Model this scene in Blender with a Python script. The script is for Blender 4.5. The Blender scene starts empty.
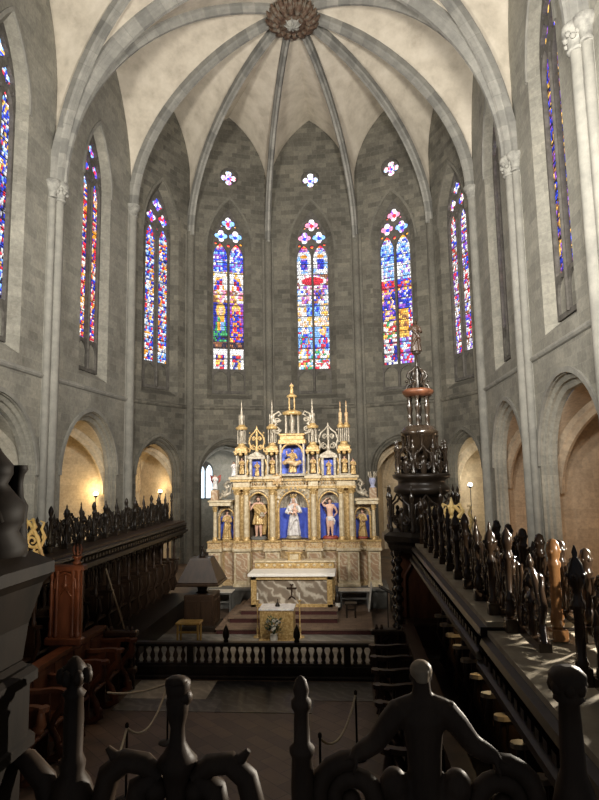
import bpy, math, random
from mathutils import Vector, Matrix, geometry
random.seed(7)
PI = math.pi
sc = bpy.context.scene
COL = sc.collection

# ------------------------------------------------------------------ helpers
class MB:
    """collects shapes, then links them as ONE mesh object"""
    def __init__(s):
        s.v = []; s.f = []; s.uv = []; s.sm = []; s.col = []; s.M = None
    def face(s, idx, uv=None, smooth=False, col=None):
        s.f.append(tuple(idx)); s.uv.append(uv); s.sm.append(smooth); s.col.append(col)
    def vert(s, p):
        p = Vector(p)
        if s.M is not None: p = s.M @ p
        s.v.append(p); return len(s.v) - 1
    def poly(s, pts, uv=None, col=None):
        s.face([s.vert(p) for p in pts], uv, False, col)
    def grid(s, rows, closed=False, smooth=True, uvscale=None, flip=False):
        n = len(rows[0]); base = len(s.v)
        for r in rows:
            for p in r: s.vert(p)
        m = n if closed else n - 1
        for i in range(len(rows) - 1):
            for j in range(m):
                a = base + i*n + j; b = base + i*n + (j+1) % n
                uv = None
                if uvscale:
                    U, V = uvscale
                    uv = [(U[j], V[i]), (U[j+1], V[i]), (U[j+1], V[i+1]), (U[j], V[i+1])]
                s.face((a, b, b+n, a+n), uv, smooth)
        return base
    def box(s, x0, y0, z0, x1, y1, z1):
        c = [(x0,y0,z0),(x1,y0,z0),(x1,y1,z0),(x0,y1,z0),(x0,y0,z1),(x1,y0,z1),(x1,y1,z1),(x0,y1,z1)]
        b = len(s.v)
        for p in c: s.vert(p)
        for q in ((0,3,2,1),(4,5,6,7),(0,1,5,4),(1,2,6,5),(2,3,7,6),(3,0,4,7)):
            pts = [c[k] for k in q]
            if q in ((0,3,2,1),(4,5,6,7)): uv = [(p[0], p[1]) for p in pts]
            elif q in ((0,1,5,4),(2,3,7,6)): uv = [(p[0], p[2]) for p in pts]
            else: uv = [(p[1], p[2]) for p in pts]
            s.face([b+k for k in q], uv)
    def bbox(s, x0, y0, z0, x1, y1, z1, c=.02):
        """box with chamfered vertical and top edges"""
        ch = lambda a, b, z, d: [(a[0]+d,a[1],z),(b[0]-d,a[1],z),(b[0],a[1]+d,z),(b[0],b[1]-d,z),(b[0]-d,b[1],z),(a[0]+d,b[1],z),(a[0],b[1]-d,z),(a[0],a[1]+d,z)]
        lo = (x0, y0); hi = (x1, y1)
        r0 = ch(lo, hi, z0, c); r1 = ch(lo, hi, z1 - c, c)
        r2 = ch((x0+c, y0+c), (x1-c, y1-c), z1, c*.6)
        s.grid([r0, r1, r2], True, False)
        s.poly(r2); s.poly(r0[::-1])
    def lathe(s, prof, seg=12, cx=0, cy=0, cz=0, sx=1, sy=1, smooth=True, a0=0, a1=2*PI, cap=True):
        full = abs(a1 - a0 - 2*PI) < 1e-6
        n = seg if full else seg + 1
        rows = []
        for r, z in prof:
            rows.append([(cx + r*sx*math.cos(a0+(a1-a0)*k/seg), cy + r*sy*math.sin(a0+(a1-a0)*k/seg), cz+z) for k in range(n)])
        s.grid(rows, full, smooth)
        if cap and full:
            if prof[0][0] > 1e-4: s.poly(rows[0][::-1])
            if prof[-1][0] > 1e-4: s.poly(rows[-1])
    def tube(s, pts, rad, seg=6, cap=True, flat=1.0, smooth=True):
        pts = [Vector(p) for p in pts]
        if not isinstance(rad, (list, tuple)): rad = [rad]*len(pts)
        t0 = (pts[1]-pts[0]).normalized()
        up = Vector((0,0,1)) if abs(t0.z) < .9 else Vector((0,1,0))
        nrm = t0.cross(up).normalized()
        rows = []
        for i, p in enumerate(pts):
            t = (pts[min(i+1, len(pts)-1)] - pts[max(i-1, 0)]).normalized()
            nrm = (nrm - t*nrm.dot(t)).normalized()
            bn = t.cross(nrm)
            rows.append([tuple(p + (nrm*math.cos(2*PI*k/seg) + bn*math.sin(2*PI*k/seg)*flat)*rad[i]) for k in range(seg)])
        s.grid(rows, True, smooth)
        if cap: s.poly(rows[0][::-1]); s.poly(rows[-1])
    def ball(s, c, r, seg=10, rings=6):
        if not isinstance(r, (list, tuple)): r = (r, r, r)
        rows = []
        for i in range(rings+1):
            a = -PI/2 + PI*i/rings
            rr = max(math.cos(a), 1e-3)
            rows.append([(c[0]+r[0]*rr*math.cos(2*PI*k/seg), c[1]+r[1]*rr*math.sin(2*PI*k/seg), c[2]+r[2]*math.sin(a)) for k in range(seg)])
        s.grid(rows, True, True)
    def plate(s, outer, holes, thick, frame):
        """flat plate with holes; outer/holes are 2D loops, frame(u, v, w) -> point"""
        loops = [outer] + holes
        flat = [p for l in loops for p in l]
        tris = geometry.tessellate_polygon([[Vector((p[0], p[1], 0)) for p in l] for l in loops])
        for w in ((0, thick) if thick else (0,)):
            b = len(s.v)
            for p in flat: s.vert(frame(p[0], p[1], w))
            for t in tris:
                s.face([b+k for k in t], [tuple(flat[k]) for k in t])
        if thick:
            for l in loops:
                n = len(l)
                for i in range(n):
                    a, c = l[i], l[(i+1) % n]
                    s.poly([frame(*a, 0), frame(*c, 0), frame(*c, thick), frame(*a, thick)], [(0, a[1]), (0, c[1]), (thick, c[1]), (thick, a[1])])
    def prism(s, loop, z0, z1, smooth=False):
        n = len(loop)
        s.grid([[(p[0], p[1], z0) for p in loop], [(p[0], p[1], z1) for p in loop]], True, smooth)
        s.poly([(p[0], p[1], z1) for p in loop]); s.poly([(p[0], p[1], z0) for p in loop][::-1])
    def build(s, name, mat, parent=None, loc=None, rotz=0, kind=None):
        me = bpy.data.meshes.new(name)
        me.from_pydata([tuple(p) for p in s.v], [], s.f)
        if any(u for u in s.uv):
            lay = me.uv_layers.new(name='UVMap')
            k = 0
            buf = []
            for f, u in zip(s.f, s.uv):
                for q in range(len(f)):
                    buf += list(u[q]) if u else [0.0, 0.0]
            lay.data.foreach_set('uv', buf)
        if any(c for c in s.col):
            ca = me.color_attributes.new('glass_tint', 'FLOAT_COLOR', 'CORNER')
            buf = []
            for f, c in zip(s.f, s.col):
                buf += list(c or (0,0,0,1)) * len(f)
            ca.data.foreach_set('color', buf)
        me.polygons.foreach_set('use_smooth', s.sm)
        me.materials.append(mat)
        me.update()
        o = bpy.data.objects.new(name, me); COL.objects.link(o)
        if loc is not None: o.location = loc
        o.rotation_euler.z = rotz
        if parent is not None: o.parent = parent
        if kind: o['kind'] = kind
        return o

def tag(o, label=None, cat=None, group=None, kind=None):
    if label: o['label'] = label
    if cat: o['category'] = cat
    if group: o['group'] = group
    if kind: o['kind'] = kind
    return o
def thing(name, label, cat, loc=(0,0,0), rotz=0, group=None):
    o = bpy.data.objects.new(name, None); COL.objects.link(o)
    o.empty_display_size = .1
    o.location = loc; o.rotation_euler = (0,0,rotz)
    return tag(o, label, cat, group)
KIDS = {}
def dup(root, loc, rotz=0, label=None, group=None, scale=None):
    def cp(o, par):
        c = o.copy(); COL.objects.link(c)
        if par is not None: c.parent = par
        for ch in list(o.children): cp(ch, c)
        return c
    r = cp(root, None)
    r.location = loc; r.rotation_euler = (0,0,rotz)
    if scale: r.scale = scale if isinstance(scale, (tuple, list)) else (scale,)*3
    if label: r['label'] = label
    if group: r['group'] = group
    return r

# ------------------------------------------------------------------ 2D outlines
def arch_loop(w, z0, zs, zp, n=10, cx=0):
    """pointed arch outline, width w, sill z0, spring zs, apex zp (counter-clockwise)"""
    a = w/2; h = zp - zs
    r = (a*a + h*h)/(2*a); ph = math.asin(min(1, h/r)) if h <= r else PI - math.asin(h/r)
    if h > r: ph = PI/2 + math.acos(r/h) if False else math.atan2(h, a - (2*a - r)) if False else math.asin(1)
    L = [(cx-a, z0), (cx+a, z0)]
    for i in range(n+1):
        t = ph*i/n
        L.append((cx + a - r + r*math.cos(t), zs + r*math.sin(t)))
    for i in range(n-1, -1, -1):
        t = ph*i/n
        L.append((cx - (a - r + r*math.cos(t)), zs + r*math.sin(t)))
    return L
def circ(cx, cy, r, n=14):
    return [(cx + r*math.cos(2*PI*k/n), cy + r*math.sin(2*PI*k/n)) for k in range(n)]
def foil(cx, cy, r, lobes=4, n=28, a0=PI/4):
    L = []
    for k in range(n):
        a = 2*PI*k/n
        q = abs(math.cos((a - a0)*lobes/2))
        L.append((cx + r*(.42+.58*q**.5)*math.cos(a), cy + r*(.42+.58*q**.5)*math.sin(a)))
    return L
def spiral(cx, cz, r0, r1, a0, a1, n=18, y=0):
    P = []
    for i in range(n+1):
        t = i/n; a = a0 + (a1-a0)*t; r = r0 + (r1-r0)*t
        P.append((cx + r*math.cos(a), y, cz + r*math.sin(a)))
    return P
def bez(p0, p1, p2, p3, n=10):
    P = []
    p0, p1, p2, p3 = map(Vector, (p0, p1, p2, p3))
    for i in range(n+1):
        t = i/n; u = 1-t
        P.append(tuple(p0*u**3 + p1*3*u*u*t + p2*3*u*t*t + p3*t**3))
    return P

# ------------------------------------------------------------------ materials
def new_mat(name):
    m = bpy.data.materials.new(name); m.use_nodes = True
    nt = m.node_tree
    b = nt.nodes['Principled BSDF']
    return m, nt, b
def N(nt, typ, **kw):
    n = nt.nodes.new(typ)
    for k, v in kw.items():
        if k in n.inputs.keys(): n.inputs[k].default_value = v
        else: setattr(n, k, v)
    return n
def ramp(nt, stops):
    r = nt.nodes.new('ShaderNodeValToRGB')
    e = r.color_ramp.elements
    while len(e) < len(stops): e.new(.5)
    for q, (p, c) in zip(e, stops):
        q.position = p; q.color = (*c, 1)
    return r
def mixc(nt, a, b, fac, mode='MIX'):
    n = nt.nodes.new('ShaderNodeMix'); n.data_type = 'RGBA'; n.blend_type = mode
    L = nt.links
    for k, v in ((0, fac), (6, a), (7, b)):
        if hasattr(v, 'is_output'): L.new(v, n.inputs[k])
        elif k == 0: n.inputs[0].default_value = v
        else: n.inputs[k].default_value = (*v, 1)
    return n.outputs[2]
def coords(nt, kind='Object'):
    return nt.nodes.new('ShaderNodeTexCoord').outputs[kind]
def geopos(nt):
    return nt.nodes.new('ShaderNodeNewGeometry').outputs['Position']
def bump(nt, b, h, strength=.3, dist=.02):
    n = nt.nodes.new('ShaderNodeBump'); n.inputs['Strength'].default_value = strength; n.inputs['Distance'].default_value = dist
    nt.links.new(h, n.inputs['Height']); nt.links.new(n.outputs[0], b.inputs['Normal'])

def mat_masonry(name, c1, c2, mortar, bw=.62, bh=.31, msize=.012, stain=.5):
    m, nt, b = new_mat(name); L = nt.links
    uv = coords(nt, 'UV')
    br = nt.nodes.new('ShaderNodeTexBrick')
    br.inputs['Scale'].default_value = 1
    br.inputs['Brick Width'].default_value = bw; br.inputs['Row Height'].default_value = bh
    br.inputs['Mortar Size'].default_value = msize; br.inputs['Mortar Smooth'].default_value = .4
    br.inputs['Color1'].default_value = (*c1, 1); br.inputs['Color2'].default_value = (*c2, 1)
    br.inputs['Mortar'].default_value = (*mortar, 1); br.inputs['Bias'].default_value = -.1
    L.new(uv, br.inputs['Vector'])
    n1 = N(nt, 'ShaderNodeTexNoise', Scale=.55, Detail=5.0, Roughness=.65)
    n2 = N(nt, 'ShaderNodeTexNoise', Scale=9.0, Detail=4.0, Roughness=.7)
    g = geopos(nt)
    L.new(g, n1.inputs['Vector']); L.new(g, n2.inputs['Vector'])
    r1 = ramp(nt, [(.3, (.55,.53,.5)), (.5, (.92,.92,.9)), (.7, (1.25,1.22,1.15))])
    L.new(n1.outputs['Fac'], r1.inputs['Fac'])
    r2 = ramp(nt, [(.3, (.6,.6,.6)), (.7, (1.25,1.25,1.22))])
    L.new(n2.outputs['Fac'], r2.inputs['Fac'])
    c = mixc(nt, br.outputs['Color'], r1.outputs['Color'], stain, 'MULTIPLY')
    c = mixc(nt, c, r2.outputs['Color'], .6, 'MULTIPLY')
    L.new(c, b.inputs['Base Color'])
    b.inputs['Roughness'].default_value = .9
    bump(nt, b, br.outputs['Fac'], .25, -.02)
    return m
def mat_band(name, c1, c2, period=.5):
    """dressed stone cut in lengths along V"""
    m, nt, b = new_mat(name); L = nt.links
    uv = coords(nt, 'UV')
    br = nt.nodes.new('ShaderNodeTexBrick')
    br.offset = 0; br.inputs['Scale'].default_value = 1
    br.inputs['Brick Width'].default_value = 40; br.inputs['Row Height'].default_value = period
    br.inputs['Mortar Size'].default_value = .012
    br.inputs['Color1'].default_value = (*c1, 1); br.inputs['Color2'].default_value = (*c2, 1)
    br.inputs['Mortar'].default_value = (*[k*.75 for k in c1], 1)
    L.new(uv, br.inputs['Vector'])
    n2 = N(nt, 'ShaderNodeTexNoise', Scale=2.2, Detail=6.0, Roughness=.7)
    L.new(geopos(nt), n2.inputs['Vector'])
    r2 = ramp(nt, [(.3, (.6,.6,.6)), (.7, (1.25,1.24,1.2))])
    L.new(n2.outputs['Fac'], r2.inputs['Fac'])
    c = mixc(nt, br.outputs['Color'], r2.outputs['Color'], .7, 'MULTIPLY')
    L.new(c, b.inputs['Base Color']); b.inputs['Roughness'].default_value = .9
    return m
def mat_noise(name, stops, scale=3, rough=.6, metal=0, detail=5, bmp=0, dist=.01, stretch=None, wscale=None, spec=None):
    m, nt, b = new_mat(name); L = nt.links
    n = N(nt, 'ShaderNodeTexNoise', Scale=float(scale), Detail=float(detail), Roughness=.65)
    src = geopos(nt)
    if stretch:
        mp = nt.nodes.new('ShaderNodeMapping'); mp.inputs['Scale'].default_value = stretch
        L.new(src, mp.inputs['Vector']); src = mp.outputs[0]
    L.new(src, n.inputs['Vector'])
    r = ramp(nt, stops); L.new(n.outputs['Fac'], r.inputs['Fac'])
    L.new(r.outputs['Color'], b.inputs['Base Color'])
    b.inputs['Roughness'].default_value = rough; b.inputs['Metallic'].default_value = metal
    if spec is not None: b.inputs['Specular IOR Level'].default_value = spec
    if bmp: bump(nt, b, n.outputs['Fac'], bmp, dist)
    return m
def mat_marble(name, base, vein, scale=2.5, rough=.25):
    m, nt, b = new_mat(name); L = nt.links
    w = N(nt, 'ShaderNodeTexWave', Scale=float(scale), Distortion=9.0, Detail=4.0)
    w.inputs['Detail Scale'].default_value = 1.6
    w.bands_direction = 'DIAGONAL'
    L.new(geopos(nt), w.inputs['Vector'])
    n = N(nt, 'ShaderNodeTexNoise', Scale=2.0, Detail=4.0)
    L.new(geopos(nt), n.inputs['Vector'])
    r = ramp(nt, [(0, base), (.6, [k*1.15 for k in base]), (.82, [(a+c)/2 for a, c in zip(base, vein)]), (1, vein)])
    L.new(w.outputs['Fac'], r.inputs['Fac'])
    r2 = ramp(nt, [(.35, (.7,.7,.7)), (.65, (1.1,1.1,1.1))]); L.new(n.outputs['Fac'], r2.inputs['Fac'])
    c = mixc(nt, r.outputs['Color'], r2.outputs['Color'], .8, 'MULTIPLY')
    L.new(c, b.inputs['Base Color']); b.inputs['Roughness'].default_value = rough
    return m
def mat_emit(name, col, s):
    m, nt, b = new_mat(name)
    b.inputs['Base Color'].default_value = (*col, 1)
    b.inputs['Emission Color'].default_value = (*col, 1); b.inputs['Emission Strength'].default_value = s
    return m
def mat_glass_tint(name, s):
    m, nt, b = new_mat(name)
    a = nt.nodes.new('ShaderNodeVertexColor'); a.layer_name = 'glass_tint'
    nt.links.new(a.outputs['Color'], b.inputs['Emission Color'])
    b.inputs['Base Color'].default_value = (.02,.02,.03,1)
    b.inputs['Emission Strength'].default_value = s; b.inputs['Roughness'].default_value = .2
    return m

M = {}
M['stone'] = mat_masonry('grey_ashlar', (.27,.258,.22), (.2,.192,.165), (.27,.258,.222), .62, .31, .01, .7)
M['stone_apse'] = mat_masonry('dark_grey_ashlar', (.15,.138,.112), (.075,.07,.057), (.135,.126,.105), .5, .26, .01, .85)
M['rib'] = mat_band('dressed_rib_stone', (.27,.262,.235), (.165,.162,.148), .55)
M['shaft'] = mat_band('dressed_shaft_stone', (.30,.29,.255), (.235,.23,.205), .6)
M['carved'] = mat_noise('carved_stone', [(.3, (.15,.145,.13)), (.7, (.34,.33,.29))], 5, .9, bmp=.5)
M['tracery'] = mat_noise('tracery_stone', [(.3, (.05,.045,.038)), (.7, (.12,.11,.095))], 5, .9)
M['plaster'] = mat_noise('vault_plaster', [(.28, (.37,.325,.26)), (.5, (.525,.47,.38)), (.72, (.63,.57,.475))], 1.1, .92, detail=7, bmp=.1)
M['chapel'] = mat_masonry('chapel_stone', (.55,.45,.31), (.44,.36,.25), (.5,.42,.3), .6, .3, .01, .4)
M['chapel_red'] = mat_masonry('chapel_brown_stone', (.36,.275,.19), (.28,.215,.15), (.33,.255,.18), .6, .3, .01, .4)
M['chapel_grey'] = mat_masonry('chapel_grey_stone', (.36,.33,.27), (.27,.25,.2), (.33,.31,.26), .6, .3, .01, .4)
M['glass'] = mat_glass_tint('stained_glass', 1.7)
M['lead'] = mat_noise('lead_bar', [(.3, (.01,.01,.01)), (.7, (.03,.03,.03))], 5, .6)
# ------------------------------------------------------------------ plan of the choir
V = [(-8.25,1.5),(-8.25,7.5),(-8.25,13.5),(-8.25,19.5),(-7.9,26),(-6.05,29.5),(-2.15,31),(2.6,31),(6.4,29.5),(7.8,26),(7.78,19.5),(7.78,13.5),(7.78,7.5),(7.78,1.5)]
ZS_N, ZS_A, ZK, ZP = 14.4, 16.6, 23.35, 23.6
zs_of = lambda i: ZS_A if 4 <= i <= 9 else ZS_N
KEY = Vector((.12, 22.6, ZK))

def facet_frame(i):
    p0 = Vector((*V[i], 0)); p1 = Vector((*V[i+1], 0))
    d = (p1-p0); L = d.length; d.normalize()
    n = Vector((-d.y, d.x, 0))            # outward
    def fr(u, z, w=0): return tuple(p0 + d*u + n*w + Vector((0,0,z)))
    return p0, p1, d, n, L, fr
def half_arch(za, a, zp, n=12):
    """points (du, z) from foot at u=0 rising to apex at u=a"""
    h = zp - za
    st = max(0, h - 1.9*a)                # stilted when very tall
    h2 = h - st
    r = (a*a + h2*h2)/(2*a)
    out = []
    if h2 >= a:
        ph = math.acos(max(-1, min(1, (r-a)/r)))
        for k in range(n+1):
            t = ph*k/n
            out.append((r - r*math.cos(t), za + st + r*math.sin(t)))
    else:
        for k in range(n+1):
            t = PI/2*k/n
            out.append((a - a*math.cos(t), za + h*math.sin(t)))
    if st > 0: out[0] = (0, za); out[1] = (out[1][0], out[1][1])
    return out
# window and arch tables by facet index
WIN = {0:1.9,1:1.9,2:1.75,3:1.75,4:1.75,5:1.75,6:1.8,7:1.75,8:1.75,9:1.75,10:1.9,11:1.9,12:1.9}
WZ0, WZS, WZP = 9.7, 16.1, 18.5
ARCH = {0:4.8,1:4.8,2:4.8,3:4.5,4:2.85,5:3.1,6:3.2,7:3.1,8:2.85,9:4.5,10:4.9,11:4.8,12:4.8}
AZS, AZP = {}, {}
for i in range(13):
    AZS[i] = 4.3; AZP[i] = 6.75 if i in (0,1,2,3,9,10,11,12) else 6.05
uwin = {i: None for i in range(13)}

def wall_name(i):
    return 'wall_left' if i < 4 else ('wall_right' if i > 8 else 'wall_back')
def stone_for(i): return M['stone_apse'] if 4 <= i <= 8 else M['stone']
SPL = .3; DEPW = .3
for i in range(13):
    p0, p1, d, n, L, fr = facet_frame(i)
    c = L/2
    mb = MB()
    za, zb = zs_of(i), zs_of(i+1)
    left = half_arch(za, c, ZP); right = half_arch(zb, c, ZP)
    outer = [(0, 0), (L, 0)] + [(L-u, z) for u, z in right] + [(u, z) for u, z in left[::-1]][1:]
    w = WIN[i]
    wl = arch_loop(w+2*SPL, 8.1, WZS, WZP+.35, 10, c)
    al = arch_loop(ARCH[i], .02, AZS[i], AZP[i], 10, c)
    holes = [wl, al]
    oc = i in (5,6,7)
    if oc: holes.append(circ(c, 20.2, .5, 20))
    mb.plate(outer, holes, 0, lambda u, z, w_: fr(u, z, 0))
    # splayed window jamb
    wi = arch_loop(w, 8.1+.25, WZS, WZP, 10, c)
    def strip(A, B, wa, wb):
        k = len(A)
        for q in range(k):
            a, b2 = A[q], A[(q+1) % k]; e, g = B[q], B[(q+1) % k]
            mb.poly([fr(*a, wa), fr(*b2, wa), fr(*g, wb), fr(*e, wb)], [(0, a[1]), (0, b2[1]), (.5, g[1]), (.5, e[1])])
    strip(wl, wi, 0, DEPW)
    mb.plate(wi[:2] + [(c+w/2, WZ0), (c-w/2, WZ0)], [], 0, lambda u, z, w_: fr(u, z, DEPW+.06))
    strip(wi, wi, DEPW, DEPW+.5)
    if oc:
        strip(circ(c, 20.2, .5, 20), circ(c, 20.2, .42, 20), 0, .2)
        strip(circ(c, 20.2, .42, 20), circ(c, 20.2, .42, 20), .2, .6)
    # arch of the side chapel: two orders
    a2 = arch_loop(ARCH[i]-.14, .02, AZS[i], AZP[i]-.14, 10, c)
    a3 = arch_loop(ARCH[i]-.28, .02, AZS[i], AZP[i]-.3, 10, c)
    strip(al, al, 0, .08); strip(al, a2, .08, .14); strip(a2, a2, .14, .22); strip(a2, a3, .22, .3); strip(a3, a3, .3, .45)
    mb.build(wall_name(i), stone_for(i), kind='structure')

    # string course under the windows and mouldings round the arches
    t = MB()
    prof = [(0,-.09),(-.06,-.06),(-.1,.0),(-.1,.05),(-.02,.1),(0,.12)]
    rows = [[fr(u, 7.62+z, w_) for w_, z in prof] for u in (0, L)]
    t.grid(rows, False, False, ([0,.1,.2,.3,.4,.5], [0, L]))
    hood = arch_loop(ARCH[i]+.3, AZS[i]-.1, AZS[i], AZP[i]+.18, 10, c)[2:]
    hood2 = arch_loop(ARCH[i]+.04, AZS[i]-.1, AZS[i], AZP[i]+.03, 10, c)[2:]
    rows = [[fr(*a, 0) for a in hood], [fr(a[0], a[1], -.07) for a in hood], [fr(a[0], a[1], -.07) for a in hood2], [fr(*a, 0) for a in hood2]]
    t.grid(rows, False, False)
    hood = arch_loop(w+2*SPL+.24, WZS-.1, WZS, WZP+.55, 10, c)[2:]
    hood2 = arch_loop(w+2*SPL+.02, WZS-.1, WZS, WZP+.37, 10, c)[2:]
    rows = [[fr(*a, 0) for a in hood], [fr(a[0], a[1], -.06) for a in hood], [fr(a[0], a[1], -.06) for a in hood2], [fr(*a, 0) for a in hood2]]
    t.grid(rows, False, False)
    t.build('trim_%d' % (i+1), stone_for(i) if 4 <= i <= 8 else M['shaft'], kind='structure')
    # putlog holes: small dark slots
    if i in (2,3,9,10):
        for u in ((c-2.45, c+2.45)):
            pass

# ------------------------------------------------------------------ piers and shafts
PROF_SH = lambda r: [(r*1.5,0),(r*1.5,.25),(r*1.15,.4),(r,.5),(r,40)]
for i in range(1, 13):
    x, y = V[i]
    t = MB(); zs = zs_of(i)
    inx = 1 if i < 6.5 else -1
    cx, cy = KEY.x - x, 22.6 - y
    if i in (1,2,3,10,11,12):
        s = inx
        def bx(a, hw, z0, z1):
            t.box(min(x-.3*s, x+a*s), y-hw, z0, max(x-.3*s, x+a*s), y+hw, z1)
        bx(.1, .4, 0, zs+.2); bx(.2, .22, 0, zs+.2); bx(.3, .55, 0, 1.0)
        t.lathe([(.17,0),(.17,zs-.5)], 12, x+.2*s, y)
        for q in (-1, 1): t.lathe([(.13,0),(.13,zs-.5)], 10, x+.1*s, y+.31*q)
        t.build('trim_pier', M['shaft'], kind='structure')
        cap = MB()
        cap.lathe([(.2,-.5),(.25,-.47),(.21,-.42),(.22,-.2),(.29,-.02),(.33,.02),(.33,.12),(.28,.2)], 12, x+.2*s, y, zs)
        for q in (-1, 1): cap.lathe([(.13,-.45),(.17,-.43),(.14,-.38),(.17,-.15),(.26,0),(.28,.03),(.28,.14),(.2,.2)], 10, x+.1*s, y+.31*q, zs)
        for k in range(14):
            a = 2*PI*k/14
            cap.ball((x+.2*s+.26*math.cos(a), y+.26*math.sin(a), zs-.1-.1*(k % 2)), .075, 6, 4)
        cap.build('trim_capital', M['carved'], kind='structure')
    else:
        v = Vector((cx, cy)).normalized()
        t.lathe([(.3,0),(.3,.4),(.2,.5),(.2,zs+.2)], 12, x+v.x*.1, y+v.y*.1)
        sd = Vector((-v.y, v.x))
        for q in (-1, 1): t.lathe([(.1,0),(.1,zs+.2)], 8, x+v.x*.02+sd.x*.24*q, y+v.y*.02+sd.y*.24*q)
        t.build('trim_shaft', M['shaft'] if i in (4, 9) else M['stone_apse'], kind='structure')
        if i in (4, 9):
            cap = MB()
            cap.lathe([(.2,-.4),(.25,-.36),(.21,-.3),(.27,-.1),(.36,.05),(.36,.14)], 12, x+v.x*.1, y+v.y*.1, zs)
            cap.build('trim_capital', M['carved'], kind='structure')

# ------------------------------------------------------------------ vault
def rib_curve(K, F, zs, n=20):
    """from key to foot; quarter-ellipse"""
    P = []
    for k in range(n+1):
        t = PI/2*k/n
        s_ = math.sin(t); c_ = math.cos(t)
        P.append(Vector((K.x + (F[0]-K.x)*s_, K.y + (F[1]-K.y)*s_, zs + (K.z-zs)*c_)))
    return P
def rib_sweep(mb, P, w=.3, h=.4, side=None):
    n = len(P); rows = []; Vv = [0.0]
    d = Vector((P[-1].x-P[0].x, P[-1].y-P[0].y, 0)).normalized() if side is None else None
    bn = Vector((-d.y, d.x, 0)) if side is None else side
    for k in range(n):
        t = (P[min(k+1, n-1)]-P[max(k-1, 0)]).normalized()
        nr = t.cross(bn).normalized()
        if nr.z > 0 or (abs(nr.z) < .05 and False): nr = -nr
        if k > 0:
            if nr.dot(rows_n) < 0: nr = -nr
            Vv.append(Vv[-1] + (P[k]-P[k-1]).length)
        rows_n = nr
        pr = [(-w/2, -.1), (-w/2, h*.45), (-w*.33, h*.62), (-w*.18, h), (w*.18, h), (w*.33, h*.62), (w/2, h*.45), (w/2, -.1)]
        rows.append([tuple(P[k] + bn*a + nr*b) for a, b in pr])
    mb.grid(rows, False, False, ([.1*q for q in range(8)], Vv))
def half_web(mb, A, W, P, n=20, m=8):
    """A: rib points key->foot; W: wall-arch points foot->apex P (m+1)"""
    K = A[0]; rows = []
    for k in range(n+1):
        s = math.sin(PI/2*k/n)
        R = K.lerp(P, s)
        row = []
        for j in range(m+1):
            t = j/m
            lin = A[k].lerp(R, t)
            dev = W[j] - A[-1].lerp(P, t)
            row.append(tuple(lin + dev*(k/n)**2.2))
        rows.append(row)
    mb.grid(rows, False, True)
vault = MB()
ribs_pts = {}
for i in range(3, 11):
    ribs_pts[i] = rib_curve(KEY, V[i], zs_of(i))
MSEG = 12
def web_for(facet):
    p0, p1, d, n, L, fr = facet_frame(facet)
    c = L/2; P = Vector(fr(c, ZP))
    Wl = [Vector(fr(u, z)) for u, z in half_arch(zs_of(facet), c, ZP, MSEG)]
    Wr = [Vector(fr(L-u, z)) for u, z in half_arch(zs_of(facet+1), c, ZP, MSEG)]
    return Wl, Wr, P
for f in range(3, 10):
    Wl, Wr, P = web_for(f)
    half_web(vault, ribs_pts[f], Wl, P, 20, MSEG); half_web(vault, ribs_pts[f+1], Wr, P, 20, MSEG)
# transverse arches
def trans(y, n=MSEG):
    xl, xr = -8.25, 7.78; c = (xl+xr)/2; a = (xr-xl)/2
    ha = half_arch(ZS_N, a, 22.7, n)
    Lp = [Vector((xl+u, y, z)) for u, z in ha]; Rp = [Vector((xr-u, y, z)) for u, z in ha]
    return Lp, Rp, Lp[-1].copy()
Tl, Tr, Tp = trans(19.5)
half_web(vault, ribs_pts[3], Tl, Tp, 20, MSEG); half_web(vault, ribs_pts[10], Tr, Tp, 20, MSEG)
rib_objs = []
for i in range(3, 11):
    r = MB(); P = ribs_pts[i]
    rib_sweep(r, P); r.build('trim_rib', M['rib'], kind='structure')
for y in (19.5, 13.5, 7.5, 1.5):
    r = MB(); Lp, Rp, _ = trans(y, 20)
    full = Lp + Rp[::-1][1:]
    rib_sweep(r, full, .62, .26, Vector((0,1,0))); rib_sweep(r, full, .36, .46, Vector((0,1,0)))
    r.build('trim_transverse_arch', M['rib'], kind='structure')
for b, (ya, yb, fl, frt) in enumerate(((13.5,19.5,2,10),(7.5,13.5,1,11),(1.5,7.5,0,12))):
    K = Vector((-.22, (ya+yb)/2, 22.9))
    for (x, y) in ((-8.25, ya), (-8.25, yb), (7.78, ya), (7.78, yb)):
        A = rib_curve(K, (x, y), ZS_N)
        r = MB(); rib_sweep(r, A); r.build('trim_rib', M['rib'], kind='structure')
        Lp, Rp, Pp = trans(y)
        half_web(vault, A, Lp if x < 0 else Rp, Pp, 20, MSEG)
        f = fl if x < 0 else frt
        Wl, Wr, P = web_for(f)
        # on the left wall facets run near->far, on the right far->near
        near = (y == ya)
        W = (Wl if near else Wr) if x < 0 else (Wr if near else Wl)
        half_web(vault, A, W, P, 20, MSEG)
vault.build('ceiling', M['plaster'], kind='structure')

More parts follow.
